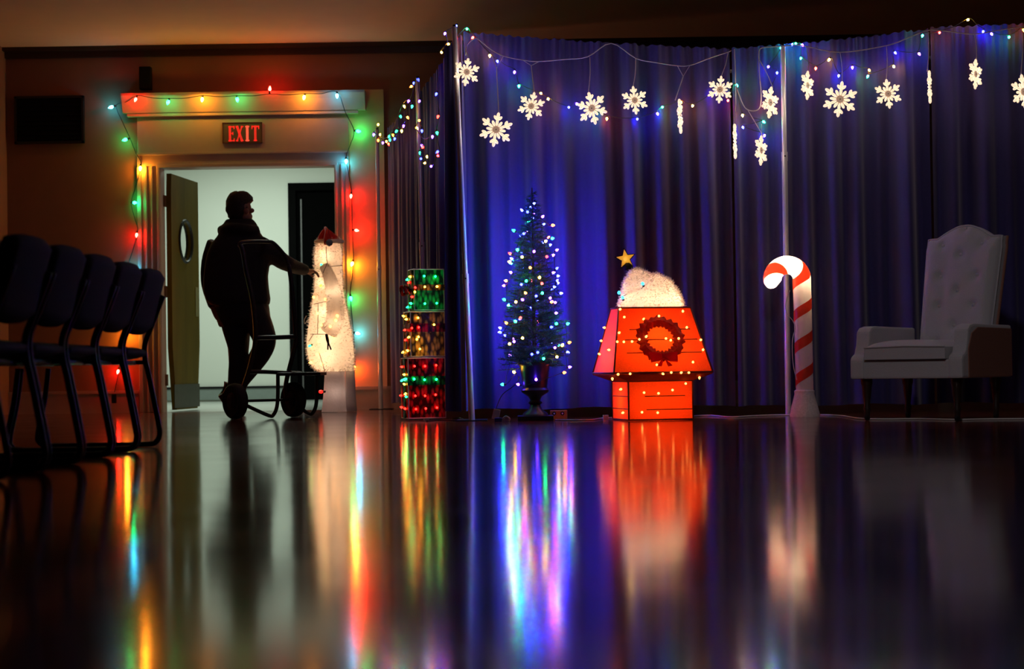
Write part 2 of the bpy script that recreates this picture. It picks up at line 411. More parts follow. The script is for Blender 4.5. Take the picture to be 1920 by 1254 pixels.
# dark wall grille and small box
g0 = P(27, 181, WY - .03); g1 = P(158, 268, WY - .03)
gt = thing('wall_grille', 'wide black rectangular grille panel high on the tan wall', 'grille', (0.5 * (g0.x + g1.x), WY, g1.z))
part('backing', MB().box((g0.x, WY - .03, g1.z), (g1.x, WY - .001, g0.z)), blk, gt, bevel=.004)
q = MB().box((g0.x, WY - .045, g1.z), (g1.x, WY - .03, g1.z + .02)).box((g0.x, WY - .045, g0.z - .02), (g1.x, WY - .03, g0.z)).box((g0.x, WY - .045, g1.z), (g0.x + .02, WY - .03, g0.z)).box((g1.x - .02, WY - .045, g1.z), (g1.x, WY - .03, g0.z))
part('frame', q, mat('black_grille_frame', (.012, .010, .010), .4, var=.2), gt)
for i in range(9):
    z = g1.z + .04 + i * (g0.z - g1.z - .08) / 8
    part('slat', MB().box((g0.x + .02, WY - .04, z - .006), (g1.x - .02, WY - .03, z + .006)), blk, gt)
s0 = P(262, 126, WY - .06); s1 = P(284, 168, WY - .06)
st = thing('wall_speaker', 'small dark box mounted on the wall above the door cornice', 'speaker', ((s0.x + s1.x) / 2, WY, s1.z))
part('box', MB().box((s0.x, WY - .1, s1.z), (s1.x, WY - .02, s0.z)), blk, st, bevel=.006)
part('bracket', MB().box((s0.x + .03, WY - .02, s1.z + .04), (s1.x - .03, WY, s0.z - .04)), dkwood, st)

# door string lights
DY = WY - .085
dl_pts = [(214, 735, None), (221, 697, 'r'), (236, 630, 'a'), (243, 565, 'g'), (246, 503, 'c'), (256, 441, 'r'), (253, 380, 'g'), (263, 316, 'a'), (234, 262, 'g'), (208, 201, 'c'),
          (254, 187, 'r'), (315, 192, 'g'), (379, 187, 'a'), (445, 187, 'g'), (506, 166, 'r'), (570, 183, 'a'), (632, 180, 'c'), (672, 246, 'g'), (649, 303, 'c'), (658, 368, 'r'),
          (669, 432, 'r'), (660, 495, 'a'), (658, 560, 'g'), (671, 625, 'c'), (664, 690, 'o')]
sl = thing('string_light', 'coloured large bulb string light framing the doorway', 'string light', P(221, 740, DY))
cps = []
for px, py, c in dl_pts:
    y = WY - .2 if (py < 215 and 225 < px < 690) else DY
    p = P(px, py, y)
    d = Vector((random.uniform(-.3, .3), -.5, -1))
    if px in (506,): d = Vector((.1, -.1, 1))
    if px in (208, 234): d = Vector((-1, -.4, -.4))
    if px in (672, 669, 671): d = Vector((1, -.4, -.2))
    if px in (253, 246): d = Vector((.9, -.5, -.1))
    d.normalize()
    if c:
        bulb(sl, p - d * .02, d, c, C7)
        cps.append(p - d * .045)
    else: cps.append(p)
cord(sl, [Vector((p.x, min(p.y + .012, WY - .01), p.z)) for p in cps], .0035, DARKWIRE, sag=.03)
part('plug', MB().box(P(214, 745, DY) - Vector((.02, .015, .05)), P(214, 745, DY) + Vector((.02, .015, .03))), DARKWIRE, sl, bevel=.005)

# ================================================================== DRAPES AND POLES
PB1 = FL(885, 789); PT1 = P(852, 50, PB1.y)
PB2 = FL(1478, 778.6); PT2 = P(1468, 86, PB2.y)
PTm = P(783, 146, 13.2); PBm = Vector((PTm.x + .03, 13.2, 0))
PTf = P(707, 243, 15.2); PBf = Vector((PTf.x, 15.2, 0))
steel = mat('brushed_pole_metal', (.66, .66, .68), .35, .35, var=.06, scale=40)
dsteel = mat('dark_base_steel', (.02, .02, .022), .5, .6, var=.2)
def pole(label, b_, t_, joint=.42):
    o = thing('drape_pole', label, 'pole', b_, 'uprights of the drape frame')
    d = t_ - b_
    part('lower_tube', MB().tube([b_ + Vector((0, 0, .004)), b_ + d * joint], .0195, 12), steel, o, smooth=True)
    part('upper_tube', MB().tube([b_ + d * joint, t_], .0165, 12), steel, o, smooth=True)
    part('collar', MB().tube([b_ + d * (joint - .012), b_ + d * (joint + .012)], .0215, 12), steel, o, smooth=True)
    k = b_ + d * joint
    part('lock_button', MB().lathe([(.006, 0), (.005, .006)], frame(k + Vector((0, -.0215, 0)), (0, -1, 0)), 8), dsteel, o)
    part('base_plate', MB().box((b_.x - .1, b_.y - .02, 0), (b_.x + .1, b_.y + .28, .006)), dsteel, o, bevel=.002)
    q = MB().tube([t_ - Vector((0, 0, .05)), t_ + Vector((0, 0, .012))], .011, 8)
    part('top_pin', q, dsteel, o)
    return o
pole('silver drape upright standing at the corner between the gift boxes and the potted tree', PB1, PT1, .36)
pole('silver drape upright standing behind the candy cane', PB2, PT2, .70)
pole('silver drape upright halfway along the side drape behind the gift boxes', PBm, PTm, .5)
pole('short looking far upright at the wall end of the side drape', PBf, PTf, .5)

drm = mat('navy_drape_cloth', (.034, .028, .135), .75, var=.18, scale=60, sheen=.25, spec=.25)
def drape(label, a, b, za, zb, zbot, amp=.05, lam=.16, seed=1, widen=None, thick=.003):
    """hanging cloth from top point a to top point b (x,y), top heights za, zb"""
    rnd = random.Random(seed); a = Vector((a[0], a[1])); b = Vector((b[0], b[1])); L = (b - a).length
    nrm = Vector(((b - a).y, -(b - a).x)) / L
    if nrm.y > 0: nrm = -nrm
    ncol = max(24, int(L / .011)); nrow = 20
    ph = []; x = 0.0; phase = rnd.uniform(0, 6); lm = lam
    fr = [(rnd.uniform(.55, 1.5) / lam, rnd.uniform(0, 6.28), rnd.uniform(.35, 1)) for _ in range(4)]
    rows = []
    for j in range(nrow + 1):
        t = j / nrow                        # 0 top, 1 bottom
        row = []
        for i in range(ncol + 1):
            s = i / ncol; x = s * L
            wob = sum(w_ * math.sin(2 * PI * f * x + p_ + .5 * math.sin(1.7 * t + p_)) for f, p_, w_ in fr) / 2.2
            v = math.copysign(abs(wob) ** .75, wob)
            am = amp * (.35 + .65 * min(1, t * 3)) * (1 + .25 * t)
            gather = .010 * math.sin(2 * PI * x / .045 + 3 * math.sin(7 * x)) * max(0, 1 - t * 7)
            off = v * am + gather
            e = min(1, s * L / .05, (1 - s) * L / .05); off *= .3 + .7 * e
            ss = s
            if widen: ss = s + widen * t * (s - .0)
            p = a.lerp(b, ss) + nrm * off
            ztop = za + (zb - za) * s - .012 * math.sin(PI * s) + .006 * math.sin(2 * PI * x / .06)
            row.append(Vector((p.x, p.y, ztop + (zbot - ztop) * t + (.006 * math.sin(9 * x) if j == nrow else 0))))
        rows.append(row)
    vs = [v for r_ in rows for v in r_]; n = ncol + 1
    mb = MB().add(vs, [(j * n + i, j * n + i + 1, (j + 1) * n + i + 1, (j + 1) * n + i) for j in range(nrow) for i in range(ncol)])
    o = solo('hanging_drape', mb, drm, label, 'drape', 'navy drape panels', smooth='all', origin=(a.x, a.y, zbot))
    return o
CYD = max(PB1.y, PB2.y) + .2              # plane of the front drape
def ztop(px, py, y=CYD): return P(px, py, y).z
x_ = lambda px: P(px, 400, CYD).x
drape('navy drape panel hanging behind the small potted tree and doghouse', (PB1.x - .03, CYD), (x_(1372), CYD - .02), ztop(870, 60), ztop(1372, 92), .065, .085, .25, 3)
drape('navy drape panel hanging behind the candy cane', (x_(1376), CYD - .03), (x_(1746), CYD - .02), ztop(1376, 92), ztop(1746, 55), .06, .085, .24, 8)
drape('navy drape panel hanging behind the pale armchair', (x_(1750), CYD - .02), (4.4, CYD - .05), ztop(1750, 52), ztop(1930, 38) + .02, .06, .085, .25, 12)
sd = Vector((PBf.x - PB1.x, PBf.y - PB1.y, 0)).normalized()
drape('navy side drape panel between the corner upright and the middle upright', (PT1.x + .035, PB1.y + .14), (PTm.x + .10, PTm.y + .05), PT1.z - .03, PTm.z, .06, .04, .22, 21)
drape('navy side drape panel running from the middle upright to the door wall', (PTm.x + .09, PTm.y + .10), (PTf.x + .09, PTf.y), PTm.z, PTf.z, .06, .045, .2, 25)
fx = P(827, 500, PB1.y + .05).x
drape('narrow loose navy drape edge hanging beside the corner upright', (PT1.x + .01, PB1.y + .05), (P(836, 300, PB1.y + .05).x, PB1.y + .06), PT1.z - .05, PT1.z - .12, .06, .014, .12, 31, widen=.35)
# crossbars in the drape pockets
def bar(label, a, b):
    o = thing('crossbar', label, 'crossbar', (Vector(a) + Vector(b)) / 2)
    part('rod', MB().tube([a, b], .014, 10), steel, o, smooth=True)
    for e, s_ in ((a, 1), (b, -1)):
        part('hook', MB().tube([e, Vector(e) + (Vector(b) - Vector(a)).normalized() * .04 * s_ + Vector((0, 0, -.03))], .006, 6), dsteel, o)
bar('metal crossbar in the drape pocket above the potted tree', Vector((PT1.x + .03, CYD + .09, PT1.z - .16)), Vector((PT2.x - .03, CYD + .09, PT2.z - .13)))
bar('metal crossbar in the drape pocket above the armchair', Vector((PT2.x + .03, CYD + .09, PT2.z - .13)), Vector((4.4, CYD + .09, ztop(1925, 38) - .1)))
bar('metal crossbar over the side drape', PT1 + Vector((.11, .46, -.14)), PTm + Vector((.20, -.04, -.12)))

# ------------------------------------------------------------------ snowflake lights
flm = mat('lit_clear_snowflake', (.9, .8, .66), .25, emit=(1, .74, .48), es=1.05, var=.3, scale=60)
flc = mat('snowflake_hub', (.55, .42, .36), .3, emit=(1, .6, .4), es=.30, var=.1)
whitewire = mat('white_wire', (.62, .58, .60), .5, var=.1)
def flake_meshes(R):
    arm = MB()
    def lobe(mb, p, d, L, r):
        M = frame(p, d)
        mb.lathe([(r * .35, 0), (r * .85, L * .25), (r, L * .55), (r * .8, L * .85), (r * .25, L)], M, 7)
    for k in range(6):
        a = PI / 2 + k * PI / 3; d = Vector((math.cos(a), math.sin(a), 0)); sd_ = Vector((-d.y, d.x, 0))
        lobe(arm, d * R * .22, d, R * .45, R * .085)
        lobe(arm, d * R * .60, d, R * .40, R * .10)
        for s_ in (-1, 1):
            lobe(arm, d * R * .56 + sd_ * s_ * R * .03, (d + sd_ * s_ * .9).normalized(), R * .30, R * .085)
        a2 = a + PI / 6; d2_ = Vector((math.cos(a2), math.sin(a2), 0))
        lobe(arm, d2_ * R * .20, d2_, R * .36, R * .085)
    hub = MB().lathe([(R * .2, -R * .05), (R * .24, 0), (R * .2, R * .05)], Matrix.Identity(4), 14)
    pin = MB().lathe([(R * .035, R * .05), (R * .03, R * .075)], Matrix.Identity(4), 8)
    return arm.mesh('snowflake', flm, smooth='all'), hub.mesh('hub', flc), pin.mesh('hub_pin', blk)
FD = flake_meshes(.105)
FYD = PB1.y - .07
def flake(parent, px, py, rpx, yaw, tilt=0):
    y = FYD + random.uniform(-.01, .02)
    p = P(px, py, y); sc = rpx * y / F_PX / .105
    o = bpy.data.objects.new('snowflake', FD[0]); COL.objects.link(o); o.parent = parent
    R_ = Matrix.Rotation(math.radians(yaw), 4, 'Z') @ Matrix.Rotation(math.radians(tilt), 4, 'Y') @ Matrix.Rotation(PI / 2, 4, 'X')
    M = Matrix.Translation(p - ORG[parent.name]) @ R_ @ Matrix.Diagonal((sc, sc, sc, 1)); o.matrix_local = M
    for me, nm in ((FD[1], 'hub'), (FD[2], 'hub_pin')):
        c = bpy.data.objects.new(nm, me); COL.objects.link(c); c.parent = o
    lamp(parent, p + Vector((0, .035, 0)), .5, (1, .78, .6), .02)
    return p + (Matrix.Rotation(math.radians(tilt), 4, 'Y') @ Vector((0, 0, .95 * rpx * y / F_PX)))
def garland(label, flakes, main, drops):
    o = thing('snowflake_light_string', label, 'string light', P(*main[0], FYD))
    tops = [flake(o, *f) for f in flakes]
    q = MB().tube(smoothpath([P(x, y, FYD + .015) for x, y in main], 4), .0034, 5)
    part('main_cord', q, whitewire, o, smooth='all')
    for k, dr in drops:
        e = tops[k]
        if len(dr) == 1:
            part('drop_cord', MB().tube(smoothpath([P(*dr[0], FYD + .015), (P(*dr[0], FYD + .01) + e) / 2 + Vector((.006, 0, 0)), e], 4), .0028, 5), whitewire, o, smooth='all')
        else:
            f1, f2, j = dr
            q = MB()
            for s_ in (f1, f2): q.tube([P(*s_, FYD + .015), P(*j, FYD + .005)], .0024, 5)
            q.tube([P(*j, FYD + .005), e], .003, 5)
            part('drop_cord', q, whitewire, o)
    return o
garland('white cord of hanging snowflake lights draped above the potted tree and doghouse',
        [(875, 135, 27, 18, 8), (930, 243, 33, 4, 10), (996, 199, 27, -8, 14), (1110, 203, 32, -26, -12), (1190, 188, 27, 12, -6), (1275, 218, 33, 78, -16), (1350, 168, 26, -18, 6)],
        [(873, 104), (876, 84), (890, 72), (900, 76), (920, 92), (944, 105), (984, 113), (1008, 115), (1060, 111), (1102, 106), (1146, 81), (1192, 109), (1230, 117), (1270, 123), (1295, 122), (1330, 109), (1366, 97), (1371, 94)],
        [(0, [(874, 96)]), (1, [(922, 104), (944, 105), (931, 128)]), (2, [(981, 113), (1011, 115), (996, 123)]), (3, [(1106, 107)]), (4, [(1192, 110)]), (5, [(1270, 123), (1294, 122), (1281, 143)]), (6, [(1365, 99)])])
garland('white cord of hanging snowflake lights looped above the candy cane and armchair',
        [(1378, 265, 33, 80, -3), (1427, 282, 29, 58, 6), (1444, 192, 31, 50, 10), (1514, 160, 28, 55, 6), (1575, 186, 34, -6, 8), (1665, 176, 28, 8, -6), (1743, 163, 31, 72, -8), (1829, 139, 29, 50, 5), (1919, 172, 33, 30, -8)],
        [(1377, 92), (1379, 130), (1380, 158), (1386, 178), (1397, 202), (1412, 208), (1424, 202), (1427, 178), (1424, 140), (1423, 112), (1425, 92), (1445, 88), (1468, 87), (1492, 84), (1512, 87), (1575, 98), (1660, 86), (1700, 72), (1735, 58), (1762, 57), (1825, 64), (1870, 57), (1930, 48)],
        [(0, [(1380, 160)]), (1, [(1402, 206), (1428, 232), (1428, 250)]), (2, [(1424, 112)]), (3, [(1512, 87)]), (4, [(1575, 98)]), (5, [(1662, 86)]), (6, [(1741, 60)]), (7, [(1827, 64)]), (8, [(1918, 52)])])

# ------------------------------------------------------------------ coloured mini lights on the drapes
front = [(856, 47, 'b'), (835, 61, 'v'), (840, 81, 'a'), (827, 97, 'a'), (875, 53, 'g'), (888, 69, 'r'), (918, 102, 'y'), (932, 113, 'b'), (965, 133, 'v'), (973, 159, 'g'), (1013, 174, 'o'), (1027, 184, 'y'), (1066, 200, 'b'),
         (1082, 193, 'v'), (1111, 206, 'g'), (1138, 220, 'o'), (1195, 222, 'b'), (1232, 211, 'v'), (1242, 200, 'g'), (1276, 190, 'o'), (1299, 197, 'y'), (1341, 172, 'v'), (1365, 187, 'r'), (1380, 158, 'g'), (1392, 214, 'y'), (1430, 227, 'g'),
         (1392, 237, 'b'), (1434, 252, 'v')]
front2 = [(1434, 192, 'r'), (1457, 135, 'b'), (1441, 124, 'v'), (1466, 87, 'g'), (1486, 82, 'b'), (1492, 81, 'g'), (1503, 83, 'v'), (1502, 108, 'g'), (1530, 126, 'r'), (1556, 110, 'y'), (1573, 140, 'b'), (1598, 124, 'v'), (1629, 130, 'o'), (1628, 141, 'g'),
          (1675, 123, 'y'), (1677, 97, 'b'), (1722, 99, 'v'), (1730, 65, 'g'), (1762, 60, 'r'), (1816, 36, 'y'), (1844, 57, 'b'), (1858, 62, 'v'), (1892, 68, 'g'), (1918, 54, 'o')]
def ministring(label, lst, place, sag=.05, nn=False, kind=MINI):
    pts = [(place(px, py), c) for px, py, c in lst]
    o = thing('mini_light_string', label, 'string light', pts[0][0])
    cp = []
    for p, c in pts:
        d = rdir((0, -.4, -.7), .5); bulb(o, p, d, c, kind); cp.append(p - d * .012)
    if nn: cp = chain(cp)
    cord(o, cp, .0028, DARKWIRE, sag=sag)
    return o
ministring('multicoloured mini lights on dark wire draped above the potted tree and doghouse', front, lambda x, y: P(x, y, CYD - .1))
ministring('multicoloured mini lights on dark wire past the candy cane and armchair', front2, lambda x, y: P(x, y, CYD - .1))
side1 = [(776, 154, 'b'), (773, 161, 'o'), (783, 147, 'b'), (767, 187, 'v'), (757, 197, 'y'), (773, 197, 'g'), (787, 188, 'v'), (750, 216, 'g'), (763, 218, 'o'), (757, 234, 'v'), (745, 244, 'g'), (753, 243, 'y'), (736, 251, 'o'), (730, 254, 'g'),
         (731, 261, 'g'), (741, 258, 'b'), (713, 251, 'y'), (701, 250, 'v'), (709, 261, 'o'), (718, 266, 'v'), (724, 264, 'y'), (728, 268, 'r'), (709, 232, 'y')]
side2 = [(819, 174, 'b'), (822, 216, 'r'), (819, 247, 'g'), (811, 254, 'v'), (791, 243, 'b'), (786, 225, 'o'), (780, 238, 'y'), (794, 275, 'r'), (787, 285, 'g'), (801, 292, 'y'), (822, 283, 'b'), (820, 291, 'r'), (789, 297, 'b'), (795, 305, 'y'), (809, 311, 'v'), (790, 271, 'v')]
SP0 = Vector((PT1.x - .09, PB1.y + .16, 0)); SPn = Vector((sd.y, -sd.x, 0))
if SPn.y > 0: SPn = -SPn
SMINI = (.024, .0085, 60.0)
ministring('tangled mini lights on the side drape nearer the door', side1, lambda x, y: on_plane(x, y, SP0 + SPn * .01, SPn), .1, True, SMINI)
ministring('loop of mini lights on the side drape above the gift boxes', side2, lambda x, y: on_plane(x, y, SP0 + SPn * .01, SPn), .1, True, SMINI)

# ================================================================== GIFT BOXES
GY = 11.88
def foil(name, col, tr=.5):
    """crinkled metallic netting: bright facets over a dark crinkle"""
    m = mat(name, col, .25, var=.5, scale=30, bump=1.0, trans=tr); nt = m.node_tree; N = nt.nodes
    tc = N.new('ShaderNodeTexCoord'); mp = N.new('ShaderNodeMapping'); mp.inputs['Rotation'].default_value = (.6, .7, .4); mp.inputs['Scale'].default_value = (1, 1, .45)
    vo = N.new('ShaderNodeTexVoronoi'); vo.inputs['Scale'].default_value = 42
    ra = N.new('ShaderNodeValToRGB'); ra.color_ramp.elements[0].position = .12; ra.color_ramp.elements[1].position = .62
    ra.color_ramp.elements[0].color = (*[min(1, c * 1.5 + .01) for c in col], 1); ra.color_ramp.elements[1].color = (*[c * .06 for c in col], 1)
    nt.links.new(tc.outputs['Object'], mp.inputs[0]); nt.links.new(mp.outputs[0], vo.inputs['Vector']); nt.links.new(vo.outputs['Distance'], ra.inputs[0])
    for n in list(N):
        if n.type == 'BSDF_PRINCIPLED': nt.links.new(ra.outputs[0], n.inputs['Base Color'])
        if n.type == 'BSDF_TRANSLUCENT': nt.links.new(ra.outputs[0], n.inputs[0])
    return m
redf, grnf, gldf = foil('red_foil', (.55, .012, .012)), foil('green_foil', (.01, .33, .07)), foil('gold_foil', (.62, .36, .05))
frw = mat('pale_box_wire', (.62, .56, .48), .4, .3, var=.1)
GA = math.radians(17)
def giftbox(label, xl, wd, z0, z1, body, band, bz0, bz1, bulbs, inner, icol, bow=False):
    dp = wd * .8
    o = thing('gift_box', label, 'gift box', (xl + wd / 2, GY, z0), 'stacked lighted gift boxes')
    M = Matrix.Translation((xl + wd / 2, GY, z0)) @ Matrix.Rotation(GA, 4, 'Z')
    H = z1 - z0 - .004
    bx = MB().box((-wd / 2, -dp / 2, 0), (wd / 2, dp / 2, H), M); part('body', bx, body, o)
    e = .006
    bd = MB().box((-wd / 2 - e, -dp / 2 - e, bz0 - z0), (wd / 2 + e, dp / 2 + e, bz1 - z0), M); part('ribbon', bd, band, o)
    vb = MB().box((-wd / 2 - e, -.03, 0.002), (-wd / 2 + .002, .03, H), M); part('ribbon', vb, band, o)
    fr = MB(); c = [(-wd / 2, -dp / 2), (wd / 2, -dp / 2), (wd / 2, dp / 2), (-wd / 2, dp / 2)]
    for i in range(4):
        a, b2 = c[i], c[(i + 1) % 4]
        fr.tube([M @ Vector((*a, .003)), M @ Vector((*a, H))], .0035, 5)
        for zz in (.003, H): fr.tube([M @ Vector((*a, zz)), M @ Vector((*b2, zz))], .0035, 5)
    part('wire_frame', fr, frw, o)
    if bow:
        q = MB()
        for s_ in (-1, 1):
            q.tube(smoothpath([M @ Vector((-wd / 2 - .01, 0, bz0 - z0)), M @ Vector((-wd / 2 - .06, .05 * s_ - .02, bz0 - z0 + .03)), M @ Vector((-wd / 2 - .05, .07 * s_ - .02, bz0 - z0 - .02)), M @ Vector((-wd / 2 - .01, 0, bz0 - z0))], 4), .013, 6)
        part('bow', q, redf, o, smooth='all')
    tree_ = bvh(bx, bd)
    for px, py, cc in bulbs:
        p, n_ = hit(tree_, 740 + px * .247, 490 + py * .247, .004)
        bulb(o, p, rdir(n_, .5), cc, (.02, .0075, 16.0))
    for fx_, fz in ((-.2, .3), (.2, .7)):
        lamp(o, M @ Vector((fx_ * wd, 0, H * fz)), inner * .8, icol, .03)
    return o
zg = lambda py: P(790, py, GY - .13).z
xg = lambda px: P(px, 650, GY).x
giftbox('large red foil gift box with green ribbon at the bottom of the stack', xg(757), .255, .012, zg(670), redf, grnf, zg(722), zg(705),
        [(148, 793, 'r'), (228, 790, 'r'), (312, 785, 'r'), (68, 800, 'r'), (150, 897, 'g'), (222, 897, 'g'), (318, 893, 'g'), (38, 897, 'g'), (65, 900, 'g'), (86, 900, 'g'), (85, 860, 'y'), (85, 935, 'y'), (95, 1000, 'y'), (97, 1030, 'g'),
         (60, 1018, 'r'), (152, 1018, 'r'), (228, 1018, 'r'), (310, 1010, 'r'), (92, 1120, 'r'), (160, 1118, 'r'), (235, 1115, 'r'), (322, 1110, 'r'), (65, 1110, 'r')], .35, (1, .05, .03))
giftbox('middle gold foil gift box with red ribbon in the stack', xg(763), .235, zg(670) + .004, zg(583), gldf, redf, zg(622), zg(606),
        [(178, 428, 'y'), (103, 438, 'y'), (80, 420, 'y'), (180, 503, 'r'), (127, 505, 'r'), (90, 518, 'r'), (118, 572, 'y'), (182, 577, 'y'), (165, 590, 'y'), (190, 662, 'y'), (110, 680, 'y'), (75, 685, 'y'), (92, 595, 'r'), (300, 480, 'y')], .35, (1, .62, .12))
giftbox('small green foil gift box with gold ribbon on top of the stack', xg(772), .205, zg(583) + .004, zg(503), grnf, gldf, zg(544), zg(533),
        [(222, 112, 'g'), (310, 112, 'g'), (228, 318, 'g'), (318, 318, 'g'), (225, 195, 'y'), (315, 190, 'y'), (108, 135, 'g'), (120, 155, 'r'), (132, 118, 'y'), (150, 195, 'r'), (150, 235, 'y'), (147, 270, 'r'), (137, 322, 'g'), (110, 345, 'g')], .30, (.15, 1, .3), bow=True)

# ================================================================== POTTED TREE
TB = FL(1004, 788); TX, TY = TB.x, TB.y
def tz(py, px=1003): return P(px, py, TY).z
s_t = F_PX / TY
potm = mat('dark_urn', (.012, .010, .022), .35, var=.3, scale=15)
tt = thing('potted_christmas_tree', 'slim artificial christmas tree in a dark pedestal urn before the drape', 'tree', (TX, TY, 0))
M = Matrix.Translation((TX, TY, 0))
part('plinth', MB().box((-.115, -.115, 0), (.115, .115, tz(779) - .0), M), potm, tt, bevel=.004)
z0 = tz(779)
part('urn', MB().lathe([(.085, z0), (.08, z0 + .015), (.045, z0 + .04), (.032, z0 + .07), (.05, z0 + .085), (.032, z0 + .10), (.045, z0 + .125), (.085, z0 + .15), (.092, z0 + .165), (.078, z0 + .18), (.085, z0 + .23), (.098, z0 + .32), (.108, z0 + .33), (.108, z0 + .345), (.09, z0 + .345), (.085, z0 + .30)], M, 24), potm, tt, smooth=True)
ribs = MB()
zbot_t = z0 + .33; ztop_t = tz(352)
part('trunk', MB().tube([(TX, TY, z0 + .28), (TX, TY, ztop_t)], [.016, .004], 6), mat('brown_trunk', (.05, .03, .015), .8, var=.3), tt)
def trad(z):
    t = (ztop_t - z) / (ztop_t - zbot_t); t = max(0, min(1, t))
    return (.012 + .24 * t ** .75) * (1 if t < .93 else .93)
needle = mat('tree_needles', (.02, .11, .065), .6, var=.5, scale=30)
twm = mat('tree_twig', (.03, .03, .015), .8, var=.3)
nd = MB(); tw = MB(); rn = random.Random(3)
nb = 520
for i in range(nb):
    t = (i + .5) / nb; z = ztop_t - (ztop_t - zbot_t) * t ** .62
    a = i * 2.39996; R = trad(z) * rn.uniform(.72, 1.08)
    d = Vector((math.cos(a), math.sin(a), rn.uniform(-.12, .35))).normalized()
    s0_ = Vector((TX, TY, z - .02)); L = R
    e = s0_ + d * L
    tw.tube([s0_ + d * L * .2, e], .0022, 3, cap=False)
    nn_ = int(22 + 110 * L)
    for k in range(nn_):
        q = rn.uniform(.25, 1.0); p = s0_ + d * L * q
        dd = (d * rn.uniform(.2, .9) + Vector((rn.uniform(-1, 1), rn.uniform(-1, 1), rn.uniform(-.8, 1)))).normalized()
        sx = dd.cross(Vector((rn.uniform(-1, 1), rn.uniform(-1, 1), rn.uniform(-1, 1)))).normalized() * .0022
        ln = rn.uniform(.022, .042)
        nd.add([p - sx, p + sx, p + dd * ln], [(0, 1, 2)])
part('twigs', tw, twm, tt, kind='stuff'); 
me = bpy.data.meshes.new('foliage'); me.from_pydata([v - Vector((TX, TY, 0)) for v in nd.v], [], nd.f); me.materials.append(needle)
fo = bpy.data.objects.new('foliage', me); COL.objects.link(fo); fo.parent = tt; fo['kind'] = 'stuff'
tl = [(235, 154, 'b'), (303, 177, 'v'), (350, 215, 'o'), (171, 244, 'g'), (218, 257, 'b'), (348, 280, 'g'), (318, 295, 'y'), (263, 347, 'v'), (371, 340, 'v'), (187, 340, 'g'), (326, 370, 'r'), (208, 373, 'y'), (152, 395, 'y'), (153, 357, 'r'), (248, 425, 'o'),
      (372, 430, 'b'), (157, 450, 'v'), (375, 490, 'b'), (134, 488, 'o'), (124, 511, 'v'), (228, 490, 'g'), (203, 508, 'b'), (290, 475, 'y'), (303, 503, 'r'), (306, 549, 'g'), (275, 562, 'b'), (342, 575, 'v'), (227, 550, 'o'), (213, 583, 'v'),
      (177, 592, 'y'), (347, 594, 'o'), (365, 594, 'v'), (125, 582, 'g'), (368, 646, 'v'), (202, 668, 'r'), (178, 690, 'g'), (133, 698, 'o'), (423, 700, 'g'), (370, 700, 'g'), (345, 715, 'b'), (107, 740, 'b'), (170, 785, 'v'), (210, 768, 'y'),
      (148, 798, 'y'), (365, 815, 'v'), (431, 792, 'o'), (400, 808, 'y'), (255, 847, 'b'), (312, 868, 'g'), (375, 862, 'y'), (280, 840, 'b'), (433, 911, 'v'), (407, 938, 'o'), (172, 938, 'y'), (117, 995, 'g'), (193, 997, 'v'), (275, 976, 'v')]
pts = []
for cx_, cy_, c in tl:
    px, py = 900 + cx_ * .3825, 340 + cy_ * .3825
    p = P(px, py, TY); R = trad(p.z) if p.z > zbot_t else .1
    dx = p.x - TX; dep = math.sqrt(max(0, R * R - dx * dx)); deep = .7 if (cx_, cy_) in ((228, 490), (345, 715), (370, 700), (280, 840)) else 1.0
    pts.append((P(px, py, TY - dep * deep - .01), c))
rn = random.Random(11)
for i in range(46):                          # bulbs on the far side of the tree
    t = (i + .5) / 46; z = ztop_t - (ztop_t - zbot_t) * (.08 + .9 * t); a = rn.uniform(.05 * PI, .95 * PI); R = trad(z)
    pts.append((Vector((TX + R * math.cos(a), TY + R * math.sin(a), z)), 'bbbvbgbbvbrb'[i % 12]))
ts = thing('tree_light_string', 'multicoloured mini lights wound around the small potted tree', 'string light', (TX, TY, zbot_t))
TMINI = (.022, .009, 55.0); TBACK = (.022, .0085, 330.0)
cp = []
for p, c in pts:
    n_ = Vector((p.x - TX, p.y - TY, .05)); d = rdir(n_.normalized(), .4); bulb(ts, p, d, c, TBACK if p.y > TY else TMINI); cp.append(p - d * .012)
cord(ts, chain(cp), .0022, DARKWIRE, k=3)

# adapters and cords near the tree
wp = mat('white_plastic', (.55, .52, .50), .5, var=.1)
a0 = FL(930, 791)
ad = thing('plug_adapter', 'small white plug adapter with a tag lying beside the urn', 'plug', a0)
Mt = Matrix.Translation(a0 + Vector((0, .05, .045))) @ Matrix.Rotation(.25, 4, 'Y')
part('tag', MB().box((-.022, -.004, -.03), (.022, .004, .035), Mt), wp, ad, bevel=.002)
part('plug_body', MB().box((a0.x - .01, a0.y, .0), (a0.x + .04, a0.y + .03, .026)), mat('blue_plug', (.02, .04, .35), .4, var=.2), ad, bevel=.004)
part('prong', MB().tube(smoothpath([a0 + Vector((.045, .01, .02)), a0 + Vector((.065, .0, .035)), a0 + Vector((.085, .01, .02)), a0 + Vector((.08, .015, .004))], 4), .006, 6), wp, ad, smooth='all')
part('lead', MB().tube(smoothpath([a0 + Vector((0, .05, .08)), P(942, 740, a0.y + .1), P(965, 722, a0.y + .08), P(975, 705, TY - .1)], 5), .003, 5), DARKWIRE, ad, smooth='all')
o0 = FL(1047, 786)
ob = thing('outlet_box', 'orange brown double outlet box lying on the floor beside the urn', 'outlet', o0)
Mo = Matrix.Translation(o0) @ Matrix.Rotation(-.1, 4, 'Z')
part('box', MB().box((-.055, 0, 0), (.055, .06, .058), Mo), mat('ochre_outlet_box', (.45, .17, .03), .5, var=.2), ob, bevel=.004)
